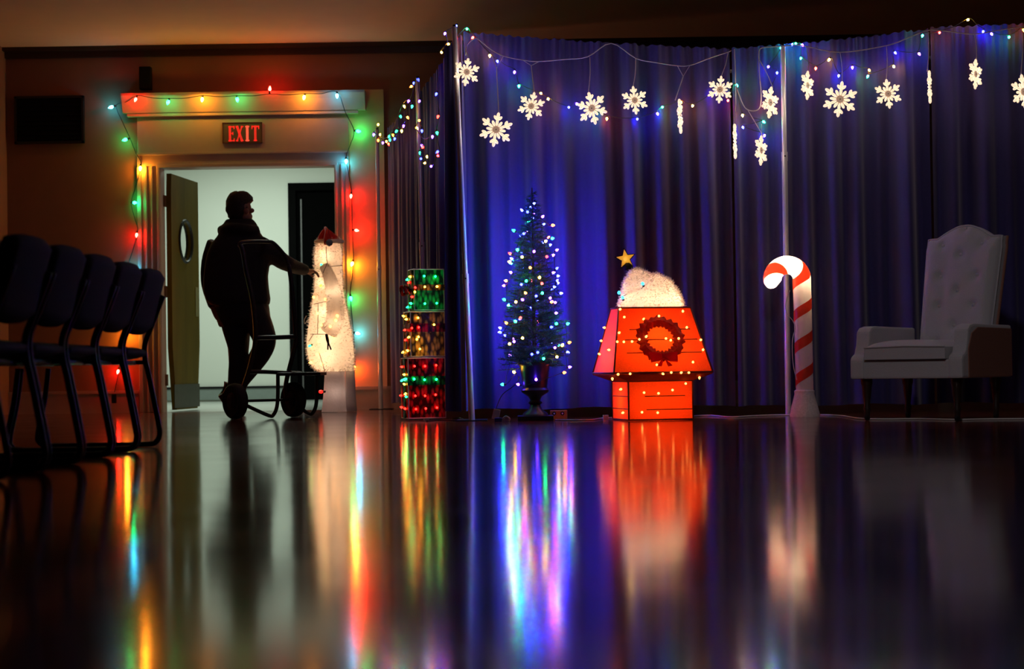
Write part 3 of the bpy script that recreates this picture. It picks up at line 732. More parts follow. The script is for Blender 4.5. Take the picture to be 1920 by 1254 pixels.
for s_ in (-.027, .027):
    part('socket', MB().lathe([(.013, 0), (.012, .004)], frame(Mo @ Vector((s_, 0, .038)), (0, -1, 0)), 12), blk, ob)
    part('prong', MB().lathe([(.006, 0.004), (.005, .007)], frame(Mo @ Vector((s_, 0, .038)), (0, -1, 0)), 8), steel, ob)
def floorcord(name, label, px, r, m_, kk=6):
    pts_ = [FL(x, y) + Vector((0, 0, r)) for x, y in px]
    return solo(name, MB().tube(smoothpath(pts_, kk), r, 6), m_, label, 'cord', smooth='all', origin=pts_[0])
floorcord('extension_cord', 'white cord on the floor between the urn and the doghouse', [(1041, 788), (1060, 788.5), (1085, 788.6), (1110, 788), (1131, 785), (1150, 784)], .0045, wp)
solo('cord_connector', MB().box(FL(1136, 786.5) + Vector((-.018, -.01, 0)), FL(1136, 786.5) + Vector((.018, .02, .03))), wp, 'small white connector block at the side of the doghouse', 'plug', bevel=.004)
floorcord('extension_cord', 'thin white cord trailing along the foot of the drape past the armchair', [(1292, 782), (1330, 780), (1370, 783), (1410, 781), (1450, 779.5), (1500, 779), (1545, 779), (1580, 781), (1612, 786), (1660, 787), (1720, 786.5), (1790, 788), (1850, 787), (1935, 786.5)], .005, wp)
floorcord('power_cord', 'dark cord curling on the floor beside the red gift box', [(800, 790), (822, 788), (850, 789), (868, 788), (864, 785), (848, 785)], .004, DARKWIRE)

# ================================================================== LIGHTED DOGHOUSE
DF = FL(1228, 788.5)
yaw = math.radians(12)
MD = Matrix.Translation((DF.x, DF.y + .19, 0)) @ Matrix.Rotation(yaw, 4, 'Z')
dh = thing('lighted_doghouse', 'glowing red doghouse decoration with a wreath and amber bulbs', 'decoration', MD.translation.copy())
redm = mat('red_mesh_fabric', (.86, .085, .012), .55, var=.22, scale=120, bump=.3, trans=.6)
pipe_ = mat('dark_red_piping', (.16, .012, .006), .6, var=.3)
ze = P(1230, 698, DF.y).z; zb_ = P(1230, 714, DF.y).z; zr = P(1230, 577, DF.y + .15).z
bw, bd_ = .208, .19                       # half sizes of the base
ew, ed = .318, .26                        # eave
rw_, rd = .235, .09                      # ridge
def rect(hx, hy, z, dx=0): return [MD @ Vector(v) for v in ((-hx + dx, -hy, z), (hx + dx, -hy, z), (hx + dx, hy, z), (-hx + dx, hy, z))]
base = MB().rings([rect(bw, bd_, .004), rect(bw, bd_, zb_)]); part('base_walls', base, redm, dh)
eave = MB().rings([rect(bw + .004, bd_ + .004, zb_), rect(ew, ed, ze - .012), rect(ew, ed, ze)]); part('eave', eave, redm, dh)
roof = MB().rings([rect(ew - .004, ed - .004, ze), rect(rw_, rd, zr)]); part('roof', roof, redm, dh)
q = MB()
R1, R2 = rect(ew, ed, ze), rect(rw_, rd, zr)
R0 = rect(bw, bd_, zb_); RB = rect(bw, bd_, .006)
for i in range(4):
    j = (i + 1) % 4
    for a, c in ((R1[i], R1[j]), (R2[i], R2[j]), (R1[i], R2[i]), (R0[i], R0[j]), (RB[i], R0[i]), (RB[i], RB[j])):
        q.tube([a, c], .0055, 6)
part('edge_piping', q, pipe_, dh, smooth='all')
def on_front(s, t):      # s along -1..1, t 0 eave..1 ridge, on the front roof slope
    a = R1[0].lerp(R1[1], (s + 1) / 2); c = R2[0].lerp(R2[1], (s + 1) / 2); return a.lerp(c, t)
nrf = (R1[1] - R1[0]).cross(R2[0] - R1[0]).normalized()
if nrf.y > 0: nrf = -nrf
for t_, s0_, s1_ in ((.30, -.75, -.35), (.30, .35, .9), (.50, -.8, .9), (.66, -.7, -.2), (.66, .45, .8)):
    part('siding_seam', MB().tube([on_front(s0_, t_) + nrf * .002, on_front(s1_, t_) + nrf * .002], .003, 5), pipe_, dh)
for z_, s0_, s1_ in ((zb_ * .62, -.5, .75), (zb_ * .28, -.45, 1), (zb_ * .62, -1, -.99)):
    part('siding_seam', MB().tube([MD @ Vector((s0_ * bw, -bd_ - .002, z_)), MD @ Vector((s1_ * bw, -bd_ - .002, z_))], .003, 5), pipe_, dh)
for z_ in (zb_ * .3, zb_ * .62):
    part('siding_seam', MB().tube([MD @ Vector((-bw - .002, -bd_, z_)), MD @ Vector((-bw - .002, bd_, z_))], .003, 5), pipe_, dh)
# wreath on the slope
wc = hit(bvh(roof), 1237, 637, .012)[0]
Mw = frame(wc, nrf, (R1[1] - R1[0]))
wm = mat('dark_wreath_foil', (.5, .07, .015), .5, var=.5, scale=70, bump=.5, trans=.6)
q = MB(); rn = random.Random(5); so = .162; si = .078
n = 44; outer = []; inner = []
for i in range(n):
    a = 2 * PI * i / n
    ro = so * (1.0 if i % 2 else .90) * rn.uniform(.96, 1.04); ri = si * (1.0 if i % 2 else 1.16) * rn.uniform(.96, 1.04)
    outer.append((ro * math.cos(a), ro * math.sin(a))); inner.append((ri * math.cos(a), ri * math.sin(a)))
rings_ = []
for (pp, zz) in ((outer, 0), (outer, .006), ([((o_[0] + i_[0]) / 2, (o_[1] + i_[1]) / 2) for o_, i_ in zip(outer, inner)], .024), (inner, .006), (inner, 0)):
    rings_.append([Mw @ Vector((x, y, zz)) for x, y in pp])
q.rings(rings_, cap=False, closed=True)
wr = part('wreath', q, wm, dh)
bowm = mat('red_bow_satin', (.9, .02, .03), .35, var=.2, trans=.6)
q = MB()
bc = hit(bvh(roof), 1241, 674, .04)[0]; Mb = frame(bc, nrf, (R1[1] - R1[0]))
for s_ in (-1, 1):
    q.prism([(0, -.012), (s_ * .035, -.03), (s_ * .085, -.036), (s_ * .09, .03), (s_ * .04, .026), (0, .012)][::s_], .016, Mb)
    q.prism([(0, 0), (s_ * .05, -.06), (s_ * .02, -.065)][::s_], .008, Mb)
q.box((-.014, -.016, -.002), (.014, .016, .024), Mb)
part('bow', q, bowm, wr, bevel=.003)
dtree = bvh(base, eave, roof)
for cx_, cy_ in [(218, 470), (248, 522), (645, 487), (705, 462), (670, 595), (760, 675), (778, 745), (712, 828), (212, 630), (203, 688), (245, 688), (300, 685), (345, 685), (385, 670), (530, 665), (605, 680), (475, 530), (378, 540), (560, 680), (135, 590), (112, 678),
               (100, 770), (165, 740), (175, 915), (205, 905), (290, 900), (505, 895), (565, 888), (628, 893), (682, 890), (757, 910), (470, 845), (245, 1000), (383, 1025), (478, 1027), (573, 1005), (662, 965), (258, 1157), (368, 1157), (475, 1160)]:
    p, n_ = hit(dtree, 1100 + cx_ * .2791, 450 + cy_ * .2791, .008)
    if (p - wc).length < .16 and (p - wc).length > .07: p = p + n_ * .03
    bulb(dh, p, rdir(n_, .4), 'w', (.019, .0075, 6.0), socket=False)
for lx, ly, lz, pw in ((-.14, -.02, .36, 2.6), (.14, -.02, .36, 2.6), (0, -.03, .50, 2.4), (-.1, 0, .12, 1.9), (.1, 0, .12, 1.9)):
    lamp(dh, MD @ Vector((lx, ly, lz)), pw, (1, .42, .12), .03)

# snow heap with a star, in place of the figures on the ridge
rn = random.Random(9)
plush = mat('white_lit_plush', (.88, .80, .72), .8, var=.06, scale=60, bump=.4, trans=.5)
fuzzm = mat('white_fuzz', (.9, .84, .78), .8, var=.05, trans=.4)
def fuzz(mb_src, n, L, seed, flip=1):
    rn = random.Random(seed); q = MB(); fs = [f for f in mb_src.f if len(f) == 4]
    for _ in range(n):
        f = rn.choice(fs); v = [mb_src.v[i] for i in f]
        a, b2 = rn.random(), rn.random()
        p = v[0].lerp(v[1], a).lerp(v[3].lerp(v[2], a), b2)
        nn_ = (v[1] - v[0]).cross(v[3] - v[0])
        if nn_.length < 1e-9: continue
        nn_.normalize(); nn_ *= flip
        d = (nn_ + Vector((rn.uniform(-.7, .7), rn.uniform(-.7, .7), rn.uniform(-.7, .4)))).normalized()
        sx = d.cross(Vector((rn.uniform(-1, 1), rn.uniform(-1, 1), rn.uniform(-1, 1)))).normalized() * L * .09
        q.add([p - sx, p + sx, p + d * L * rn.uniform(.5, 1.1)], [(0, 1, 2)])
    return q
hp = thing('snow_heap', 'white glowing fluffy snow heap with a gold star on the doghouse ridge', 'decoration', MD @ Vector((0, 0, zr + .006)))
xh = lambda px: (MD.inverted() @ P(px, 574, MD.translation.y)).x
zh_ = lambda py: P(1220, py, MD.translation.y).z - zr - .007
# one even drift along the ridge with a soft uneven crest
x0_, x1_ = xh(1158), xh(1284); rs = []
crest = [.06, .72, .96, 1.0, .93, .84, .86, .78, .7, .46, .06]
for k in range(23):
    t = k / 22; f = t * (len(crest) - 1); i = min(int(f), len(crest) - 2); hh = crest[i] + (crest[i + 1] - crest[i]) * (.5 - .5 * math.cos(PI * (f - i)))
    H = zh_(505) * hh; x = x0_ + (x1_ - x0_) * t
    rs.append([MD @ Vector((x, -.078 * math.cos(a) * (.4 + .6 * hh), zr + .012 + H * max(0, math.sin(a)) ** .8)) for a in [PI * j / 13 for j in range(14)]])
drift = MB().rings(rs); mo = part('snow_drift', drift, plush, hp, smooth='all')
part('fuzz', fuzz(drift, 4200, .024, 1, -1), fuzzm, mo, kind='stuff')
for px in (1175, 1200, 1225, 1250, 1270): lamp(hp, MD @ Vector((xh(px), 0, zr + .05)), .32, (1, .72, .45), .03)
stm = mat('gold_star_foil', (.85, .52, .06), .35, emit=(1, .55, .08), es=.28, var=.2, trans=.3)
sc_ = P(1173, 485, MD.translation.y)
Ms = Matrix.Translation(sc_) @ Matrix.Rotation(math.radians(-8), 4, 'Y') @ Matrix.Rotation(PI / 2, 4, 'X')
star = [((.060 if i % 2 == 0 else .026) * math.cos(PI / 2 + i * PI / 5), (.060 if i % 2 == 0 else .026) * math.sin(PI / 2 + i * PI / 5)) for i in range(10)]
so_ = part('star', MB().prism(star, .018, Ms @ Matrix.Translation((0, 0, -.009))), stm, hp, bevel=.002)
starb = [(x * 1.22, y * 1.22) for x, y in star]
part('star_backing', MB().prism(starb, .006, Ms @ Matrix.Translation((0, 0, -.017))), blk, so_)
part('star_stem', MB().tube([P(1183, 532, MD.translation.y), P(1175, 490, MD.translation.y + .012)], .006, 8), blk, hp)
part('star_collar', MB().lathe([(.03, 0), (.026, .03), (.012, .045)], frame(P(1179, 506, MD.translation.y), (-.15, 0, 1)), 12), blk, hp)
lamp(so_, sc_ + Vector((0, -.05, 0)), .08, (1, .7, .25), .01)
q = [P(x, y, MD.translation.y - .085) for x, y in ((1162, 558), (1175, 552), (1190, 546), (1203, 541), (1208, 531))]
part('wire', MB().tube(smoothpath(q, 4), .0022, 5), DARKWIRE, hp)
for px, py in ((1161, 551), (1206, 534), (1168, 560)):
    bulb(hp, P(px, py, MD.translation.y - .09), (random.uniform(-.5, .5), -.4, .5), 'c', (.024, .011, 2.5))

# ================================================================== CANDY CANE
CB = FL(1509, 781); CYY = CB.y
cpx = lambda x, y: P(x, y, CYY)
path_px = [(1509, 735), (1508, 700), (1507, 660), (1506, 620), (1505, 580), (1504, 545)]
pc = [cpx(*p) for p in path_px]
hc = cpx(1476, 524); Rh = (cpx(1503.5, 524) - hc).length
axx = (cpx(1503.5, 524) - hc).normalized(); axz = Vector((axx.z * -1, 0, axx.x)); axz = Vector((0, 0, 1)) - axx * axx.z; axz.normalize()
for i in range(0, 27): 
    a = math.radians(i * 8.2); pc.append(hc + axx * Rh * math.cos(a) + axz * Rh * math.sin(a))
fine = smoothpath(pc, 4)
tot = [0]
for i in range(1, len(fine)): tot.append(tot[-1] + (fine[i] - fine[i - 1]).length)
Ltot = tot[-1]; Rt = 17.3 * CYY / F_PX
def at(s):
    s = max(0, min(Ltot, s))
    for i in range(1, len(fine)):
        if tot[i] >= s:
            k = (s - tot[i - 1]) / max(1e-9, tot[i] - tot[i - 1]); return fine[i - 1].lerp(fine[i], k), (fine[i] - fine[i - 1]).normalized()
    return fine[-1], (fine[-1] - fine[-2]).normalized()
def crad(s):
    e = Ltot - s
    return Rt * (.95 + .05 * s / Ltot) * (math.sqrt(max(.02, 1 - (1 - e / Rt) ** 2)) if e < Rt else 1)
def surf(s, th, off=0):
    p, t = at(s); bn = Vector((0, -1, 0)); n1 = t.cross(bn).normalized()        # n1 lies in the picture plane
    return p + (n1 * math.cos(th) + bn * math.sin(th)) * (crad(s) + off)
cc = thing('candy_cane', 'tall lighted plastic candy cane with red stripes on a flared base', 'decoration', CB)
wpl = mat('white_blowmold_plastic', (.80, .74, .70), .4, var=.05, scale=50, trans=.5)
rpl = mat('red_stripe_paint', (.80, .06, .02), .4, var=.08, trans=.5)
ns = 130
q = MB().rings([[surf(Ltot * i / ns, 2 * PI * j / 20) for j in range(20)] for i in range(ns + 1)])
part('cane', q, wpl, cc, smooth='all')
pitch = (cpx(1505, 560) - cpx(1506, 620)).length; wid = pitch * .34
s_ref = (cpx(1509, 735) - cpx(1506, 617)).length
q = MB(); rows = []
nturn = int((Ltot) / pitch) + 2
s = -0.0
K = 36
lo = s_ref - pitch * 2.0
vs = []; fs = []
steps = int((Ltot - lo) / pitch * K)
cnt = 0
for i in range(steps + 1):
    sc0 = lo + pitch * i / K; th = 2 * PI * i / K + .25 * PI
    if sc0 - wid / 2 < .01 or sc0 + wid / 2 > Ltot - .004: cnt = 0; continue
    vs += [surf(sc0 + wid * (k / 3 - .5), -th, .0012) for k in range(4)]
    if cnt:
        b_ = len(vs) - 8
        fs += [(b_ + k, b_ + k + 1, b_ + k + 5, b_ + k + 4) for k in range(3)]
    cnt = 1
part('stripe', MB().add(vs, fs), rpl, cc, smooth='all')
spk = mat('speckled_grey_base', (.62, .54, .54), .7, var=.35, scale=90)
zc0 = cpx(1509, 735).z
Mc = Matrix.Translation((CB.x, CYY, 0))
px2m = CYY / F_PX
part('base', MB().lathe([(28 * px2m, 0), (28.5 * px2m, .012), (25 * px2m, .06), (18.5 * px2m, zc0 - .012), (18.8 * px2m, zc0), (19.2 * px2m, zc0 + .008), (17.2 * px2m, zc0 + .012), (16.9 * px2m, zc0 + .016)], Mc, 28), spk, cc, smooth=True)
lamp(cc, hc + axz * Rh * 1.0 - axx * .0, 2.6, (1, .74, .46), .02)
lamp(cc, hc + axx * Rh * -.98 + axz * .0, 1.6, (1, .74, .46), .02)
lamp(cc, hc + axx * Rh * .9 + axz * .1 * Rh, .5, (1, .74, .46), .02)
cw = [cpx(1478, 545) + Vector((0, -.03, 0)), cpx(1471, 570), cpx(1474, 588), cpx(1485, 602), cpx(1489, 616), cpx(1484, 640), cpx(1485, 680), cpx(1492, 712)]
part('lead', MB().tube(smoothpath([p + Vector((0, -.04, 0)) for p in cw], 5), .003, 5), wp, cc, smooth='all')

# ================================================================== ARMCHAIR
TH = math.radians(40)
fd = Vector((-math.sin(TH), -math.cos(TH), 0)); rdv = Vector((math.cos(TH), -math.sin(TH), 0))
A0 = P(1594, 712, 10.35); A0.z = 0
W_, D_ = .71, .70
bk = -fd
def AC(x, d, z): return A0 + rdv * x + bk * d + Vector((0, 0, z))
MA = Matrix(((rdv.x, bk.x, 0, A0.x), (rdv.y, bk.y, 0, A0.y), (0, 0, 1, 0), (0, 0, 0, 1)))
up1 = mat('pale_grey_upholstery', (.40, .385, .40), .85, var=.1, scale=160, bump=.25, sheen=.2)
up2 = mat('brick_brown_upholstery', (.23, .10, .07), .85, var=.18, scale=120, bump=.2)
ac = thing('armchair', 'pale grey button tufted high back armchair with brown side panel', 'armchair', A0 + rdv * W_ / 2 + bk * D_ / 2)
zbm, zs0, zs1 = .245, .355, .445
part('base_front', MB().box((.012, .012, zbm), (W_ - .012, D_ - .06, zs0), MA), up1, ac, bevel=.012)
# cushion, crowned
q = []
NX, ND = 14, 12; x0, x1, d0, d1 = .10, W_ - .10, -.01, .60
top = []
for j in range(ND + 1):
    for i in range(NX + 1):
        s, t = i / NX, j / ND
        ed_ = min(s, 1 - s, t, 1 - t) * 6; cr = min(1, ed_) ** .5
        x = x0 + (x1 - x0) * s; d = d0 + (d1 - d0) * t
        if j == 0: d += .0
        top.append(AC(x, d, zs1 - .02 + .035 * cr + .01 * math.sin(PI * s)))
bot = [AC(x0 + (x1 - x0) * i / NX, d0 + (d1 - d0) * j / ND, zs0 + .002) for j in range(ND + 1) for i in range(NX + 1)]
m_ = MB(); n = NX + 1; k = n * (ND + 1)
m_.add(top + bot, [(j * n + i, j * n + i + 1, (j + 1) * n + i + 1, (j + 1) * n + i) for j in range(ND) for i in range(NX)] +
       [(k + j * n + i, k + (j + 1) * n + i, k + (j + 1) * n + i + 1, k + j * n + i + 1) for j in range(ND) for i in range(NX)] +
       [(i, k + i, k + i + 1, i + 1) for i in range(NX)] + [(ND * n + i, ND * n + i + 1, k + ND * n + i + 1, k + ND * n + i) for i in range(NX)] +
       [(j * n, (j + 1) * n, k + (j + 1) * n, k + j * n) for j in range(ND)] + [(j * n + NX, k + j * n + NX, k + (j + 1) * n + NX, (j + 1) * n + NX) for j in range(ND)])
cu = part('seat_cushion', m_, up1, ac, smooth=True)
part('piping', MB().tube([AC(x0, d0 - .002, zs1 - .018), AC((x0 + x1) / 2, d0 - .002, zs1 - .012), AC(x1, d0 - .002, zs1 - .018)], .005, 6), up1, cu)
prof = [(0, zbm), (0, zs0), (.012, zs0 + .02), (.05, zs0 + .04), (.07, zs0 + .09), (.085, .525), (.115, .548), (.16, .556), (.40, .552), (D_ - .04, .55), (D_ - .04, zbm)]
for x_a, x_b in ((0, .088), (W_ - .088, W_)):
    Mx = Matrix(((bk.x, 0, rdv.x, (A0 + rdv * x_a).x), (bk.y, 0, rdv.y, (A0 + rdv * x_a).y), (0, 1, 0, 0), (0, 0, 0, 1)))
    arm = part('arm', MB().prism(prof, x_b - x_a, Mx), up1, ac, bevel=.014)
side = [(.075, zbm + .004), (.075, zs0 + .06), (.12, .50), (.20, .535), (D_ - .05, .53), (D_ - .05, zbm + .004)]
Mx = Matrix(((bk.x, 0, rdv.x, (A0 + rdv * (W_ - .002)).x), (bk.y, 0, rdv.y, (A0 + rdv * (W_ - .002)).y), (0, 1, 0, 0), (0, 0, 0, 1)))
part('side_panel', MB().prism(side, .008, Mx), up2, ac, bevel=.003, label='brick brown side panel')
# back
BW = .475; HB = .80; REC = .21
def outline_top(s):            # s in -1..1
    a = abs(s)
    return .705 + .075 * math.cos(min(1, a / .72) * PI / 2) ** 1.0 - (.0 if a < .72 else .0)
btn = [(-.52, .66), (.0, .60), (.52, .66), (-.5, .47), (.5, .47), (.0, .38), (-.48, .29), (.48, .29), (0, .17), (-.45, .07), (.45, .07), (0, .76)]
def bp_(s, t, front=True):
    hh = outline_top(s) * t; wd = BW / 2 * (.93 + .10 * t - (.02 if t > .93 else 0))
    x = W_ / 2 + .03 + s * wd; d = .56 + REC * (hh / HB)
    z = zs0 + .03 + hh
    if front:
        e = min(1, (1 - abs(s)) * 5, (1 - t) * 8) ** .5
        pf = .05 * e
        pf -= .008 * (1 - abs(math.cos(PI * s * 1.5))) * (t > .0)
        for bs, bh in btn:
            r2 = ((s - bs) * BW / 2) ** 2 + (hh - bh) ** 2
            pf -= .024 * math.exp(-r2 / .0008)
        d -= pf
    else: d += .07
    return AC(x, d, z)
NX, NT = 46, 60
fr_v = [bp_(-1 + 2 * i / NX, j / NT) for j in range(NT + 1) for i in range(NX + 1)]
bk_v = [bp_(-1 + 2 * i / NX, j / NT, False) for j in range(NT + 1) for i in range(NX + 1)]
n = NX + 1; k = n * (NT + 1)
fs = [(j * n + i, j * n + i + 1, (j + 1) * n + i + 1, (j + 1) * n + i) for j in range(NT) for i in range(NX)]
fs += [(k + j * n + i, k + (j + 1) * n + i, k + (j + 1) * n + i + 1, k + j * n + i + 1) for j in range(NT) for i in range(NX)]
fs += [(NT * n + i, NT * n + i + 1, k + NT * n + i + 1, k + NT * n + i) for i in range(NX)] + [(i, k + i, k + i + 1, i + 1) for i in range(NX)]
fs += [(j * n, (j + 1) * n, k + (j + 1) * n, k + j * n) for j in range(NT)] + [(j * n + NX, k + j * n + NX, k + (j + 1) * n + NX, (j + 1) * n + NX) for j in range(NT)]
bo = part('backrest', MB().add(fr_v + bk_v, fs), up1, ac, smooth=True)
for bs, bh in btn:
    t = bh / outline_top(bs)
    p = bp_(bs, t); part('tuft_button', MB().lathe([(.011, -.004), (.011, .003), (.006, .007)], frame(p - bk * .001, -bk), 10), up1, bo, smooth=True)
edge = [bp_(-1, j / 20) for j in range(21)] + [bp_(-1 + 2 * i / 30, 1) for i in range(1, 31)] + [bp_(1, 1 - j / 20) for j in range(1, 21)]
part('piping', MB().tube([p - bk * .004 for p in edge], .006, 6), up1, bo, smooth='all')
edge2 = [bp_(1, j / 20, False) for j in range(21)]
part('outer_back', MB().tube([p for p in edge2], .012, 6), up2, bo, smooth='all')
lgm = mat('dark_turned_wood', (.02, .009, .006), .4, var=.3)
for x, d in ((.07, .07), (W_ - .07, .07), (.07, D_ - .12), (W_ - .07, D_ - .12)):
    lg = part('leg', MB().lathe([(.016, .022), (.018, .05), (.022, .07), (.016, .09), (.026, .16), (.028, .20), (.034, .215), (.034, zbm + .004)], Matrix.Translation(AC(x, d, 0)), 12), lgm, ac, smooth=True)
    part('caster', MB().lathe([(.012, -.012), (.02, -.008), (.02, .008), (.012, .012)], frame(AC(x, d, .0205), rdv), 12), dsteel, lg)

# ================================================================== ROW OF STACKING CHAIRS
cf = mat('black_chair_tube', (.005, .005, .006), .4, var=.2, spec=.2)
cv = mat('black_chair_vinyl', (.0025, .0025, .0025), .7, var=.3, scale=30, spec=.05)
CH_LABEL = 'black padded stacking chair with sled base in the row facing the side wall'
XB = -1.65
def chair(y):
    X0 = XB
    o = thing('stacking_chair', CH_LABEL, 'chair', (X0 - .3, y, 0), 'row of black stacking chairs')
    hw = .225
    for s_ in (-1, 1):
        yy = y + s_ * hw
        pth = [(X0 + .035, yy, .70), (X0 - .02, yy, .56), (X0 - .052, yy, .475), (X0 - .05, yy, .40), (X0 - .035, yy, .33), (X0 + .005, yy, .12), (X0 + .012, yy, .06), (X0 - .005, yy, .024), (X0 - .05, yy, .0135), (X0 - .30, yy, .0125), (X0 - .50, yy, .0135), (X0 - .545, yy, .03), (X0 - .552, yy, .07), (X0 - .52, yy, .22), (X0 - .50, yy, .37)]
        part('side_frame', MB().tube(smoothpath(pth, 4), .0125, 8), cf, o, smooth='all')
        part('seat_rail', MB().tube([(X0 - .05, yy, .392), (X0 - .55, yy, .392)], .010, 8), cf, o, smooth='all')
    for xx, zz in ((X0 - .1, .39), (X0 - .48, .39)):
        part('cross_rail', MB().tube([(xx, y - hw, zz), (xx, y + hw, zz)], .010, 8), cf, o)
    # seat pad
    rs = []
    NS = 16
    for k in range(NS + 1):
        t = k / NS; x = X0 - .045 - .535 * t; hh = .03 * min(1, 8 * min(t, 1 - t) + .25) ** .5
        zc_ = .435 + .022 * t - .012 * math.sin(PI * t)
        rs.append([Vector((x, y + (hw + .012) * math.copysign(abs(math.cos(a)) ** .35, math.cos(a)), zc_ + hh * math.copysign(abs(math.sin(a)) ** .6, math.sin(a)))) for a in [2 * PI * j / 20 for j in range(20)]])
    part('seat', MB().rings(rs), cv, o, smooth='all')
    # back pad with curved lower edge and rounded top
    NX, NZ = 14, 12; v = []
    for side_ in (0, 1):
        for j in range(NZ + 1):
            for i in range(NX + 1):
                s = -1 + 2 * i / NX; t = j / NZ
                zl = .515 + .028 * s * s; zt_ = .808 - .018 * abs(s) ** 4
                z = zl + (zt_ - zl) * t
                e = min(1, min(1 - abs(s), min(t, 1 - t) * 1.6) * 7 + .12) ** .5
                x = X0 - .045 + .27 * (z - .51) - .03 * (1 - s * s) * 0
                bulge = .03 * e
                x += .012 * s * s * -1
                v.append(Vector((x + (-bulge if side_ == 0 else bulge), y + s * (hw + .018), z)))
    n = NX + 1; k = n * (NZ + 1)
    fs = [(j * n + i, j * n + i + 1, (j + 1) * n + i + 1, (j + 1) * n + i) for j in range(NZ) for i in range(NX)]
    fs += [(k + j * n + i, k + (j + 1) * n + i, k + (j + 1) * n + i + 1, k + j * n + i + 1) for j in range(NZ) for i in range(NX)]
    fs += [(NZ * n + i, NZ * n + i + 1, k + NZ * n + i + 1, k + NZ * n + i) for i in range(NX)] + [(i, k + i, k + i + 1, i + 1) for i in range(NX)]
    fs += [(j * n, (j + 1) * n, k + (j + 1) * n, k + j * n) for j in range(NZ)] + [(j * n + NX, k + j * n + NX, k + (j + 1) * n + NX, (j + 1) * n + NX) for j in range(NZ)]
    part('backrest', MB().add(v, fs), cv, o, smooth=True)
    return o
def copy_tree(o, dy):
    c = o.copy(); COL.objects.link(c); c.location.y += dy
    for ch in o.children:
        d = ch.copy(); COL.objects.link(d); d.parent = c
    return c
c0 = chair(7.93)
c0['label'] = 'black padded sled base chair at the doorway end of the chair row'
for k, w_ in enumerate(('second', 'third', 'fourth', 'fifth'), 1):
    copy_tree(c0, -.5 * k)['label'] = 'black padded sled base chair, %s in the row counted from the doorway end' % w_

# ================================================================== WHITE LIGHTED FIGURE
FYW = 14.4
def fp(x, y): return P(x, y, FYW)
sec = [(696, 603, 664), (690, 590, 664), (680, 581, 664), (660, 576, 664), (640, 575, 662), (620, 577, 659), (600, 580, 654), (580, 584, 650), (560, 587, 646), (540, 590, 643), (520, 591, 642), (500, 590, 641), (480, 590, 641), (462, 592, 640), (452, 595, 638), (448, 600, 634)]
fig = thing('lighted_figure', 'tall white fluffy lighted figure with a red santa hat beside the doorway', 'decoration', FL(636, 772))
rn = random.Random(4)
rs = []
for y, a, b2 in sec:
    pa, pb = fp(a, y), fp(b2, y); c = (pa + pb) / 2; r = (pb - pa).length / 2
    rs.append([c + Vector((r * math.cos(t), r * .62 * math.sin(t), 0)) * rn.uniform(.985, 1.015) for t in [2 * PI * j / 24 for j in range(24)]])
bodyw = MB().rings(rs); bp0 = part('body', bodyw, plush, fig, smooth='all')
part('fuzz', fuzz(bodyw, 5200, .030, 2), fuzzm, bp0, kind='stuff')
zfl = .004
legs = []
for (a0_, b0_, a1_, b1_) in ((609, 647, 603, 650), (646, 664, 645, 668)):
    pa, pb = fp(a0_, 699), fp(b0_, 699); qa, qb = fp(a1_, 770), fp(b1_, 770)
    c0_, c1_ = (pa + pb) / 2, (qa + qb) / 2; r0_, r1_ = (pb - pa).length / 2, (qb - qa).length / 2
    yo = 0 if a0_ == 609 else .07
    rs = []
    for k in range(7):
        t = k / 6; c = c0_.lerp(c1_, t); c.z = c0_.z + .02 + (zfl - c0_.z - .02) * t; r = r0_ + (r1_ - r0_) * t ** 2
        rs.append([c + Vector((r * math.copysign(abs(math.cos(a)) ** .6, math.cos(a)), yo + min(r, .085) * .8 * math.copysign(abs(math.sin(a)) ** .6, math.sin(a)), 0)) for a in [2 * PI * j / 20 for j in range(20)]])
    lgw = MB().rings(rs); lo_ = part('leg', lgw, mat('white_matte_plush', (.72, .66, .66), .85, var=.06, scale=60, bump=.4, trans=.3), fig, smooth='all')
    part('fuzz', fuzz(lgw, 500, .014, 5), fuzzm, lo_, kind='stuff')
# arm
ap = [fp(612, 500), fp(622, 520), fp(630, 550), fp(634, 580), fp(631, 605), fp(620, 624)]
ap = [p + Vector((0, -.19 - .03 * math.sin(i / 5 * PI), 0)) for i, p in enumerate(ap)]
am = MB().tube(smoothpath(ap, 4), [(.028 + .04 * math.sin(min(1, (i + 2) / 18) * PI * .55)) for i in range(21)], 12)
ao = part('arm', am, plush, fig, smooth='all'); part('fuzz', fuzz(am, 900, .026, 8), fuzzm, ao, kind='stuff')
q = MB()
for dx in (-3, 3): q.tube(smoothpath([fp(617, 628) + Vector((0, -.2, 0)), fp(620, 640) + Vector((0, -.23, 0)), fp(623 + dx, 656) + Vector((0, -.22, 0))], 4), [.012] * 5 + [.006] * 4, 6)
part('black_claw', q, blk, ao, smooth='all')
for i_ in (2, 4): lamp(ao, ap[i_], .30, (1, .70, .44), .02)
lamp(fig, fp(628, 735) + Vector((0, 0, 0)), .30, (1, .72, .55), .03)
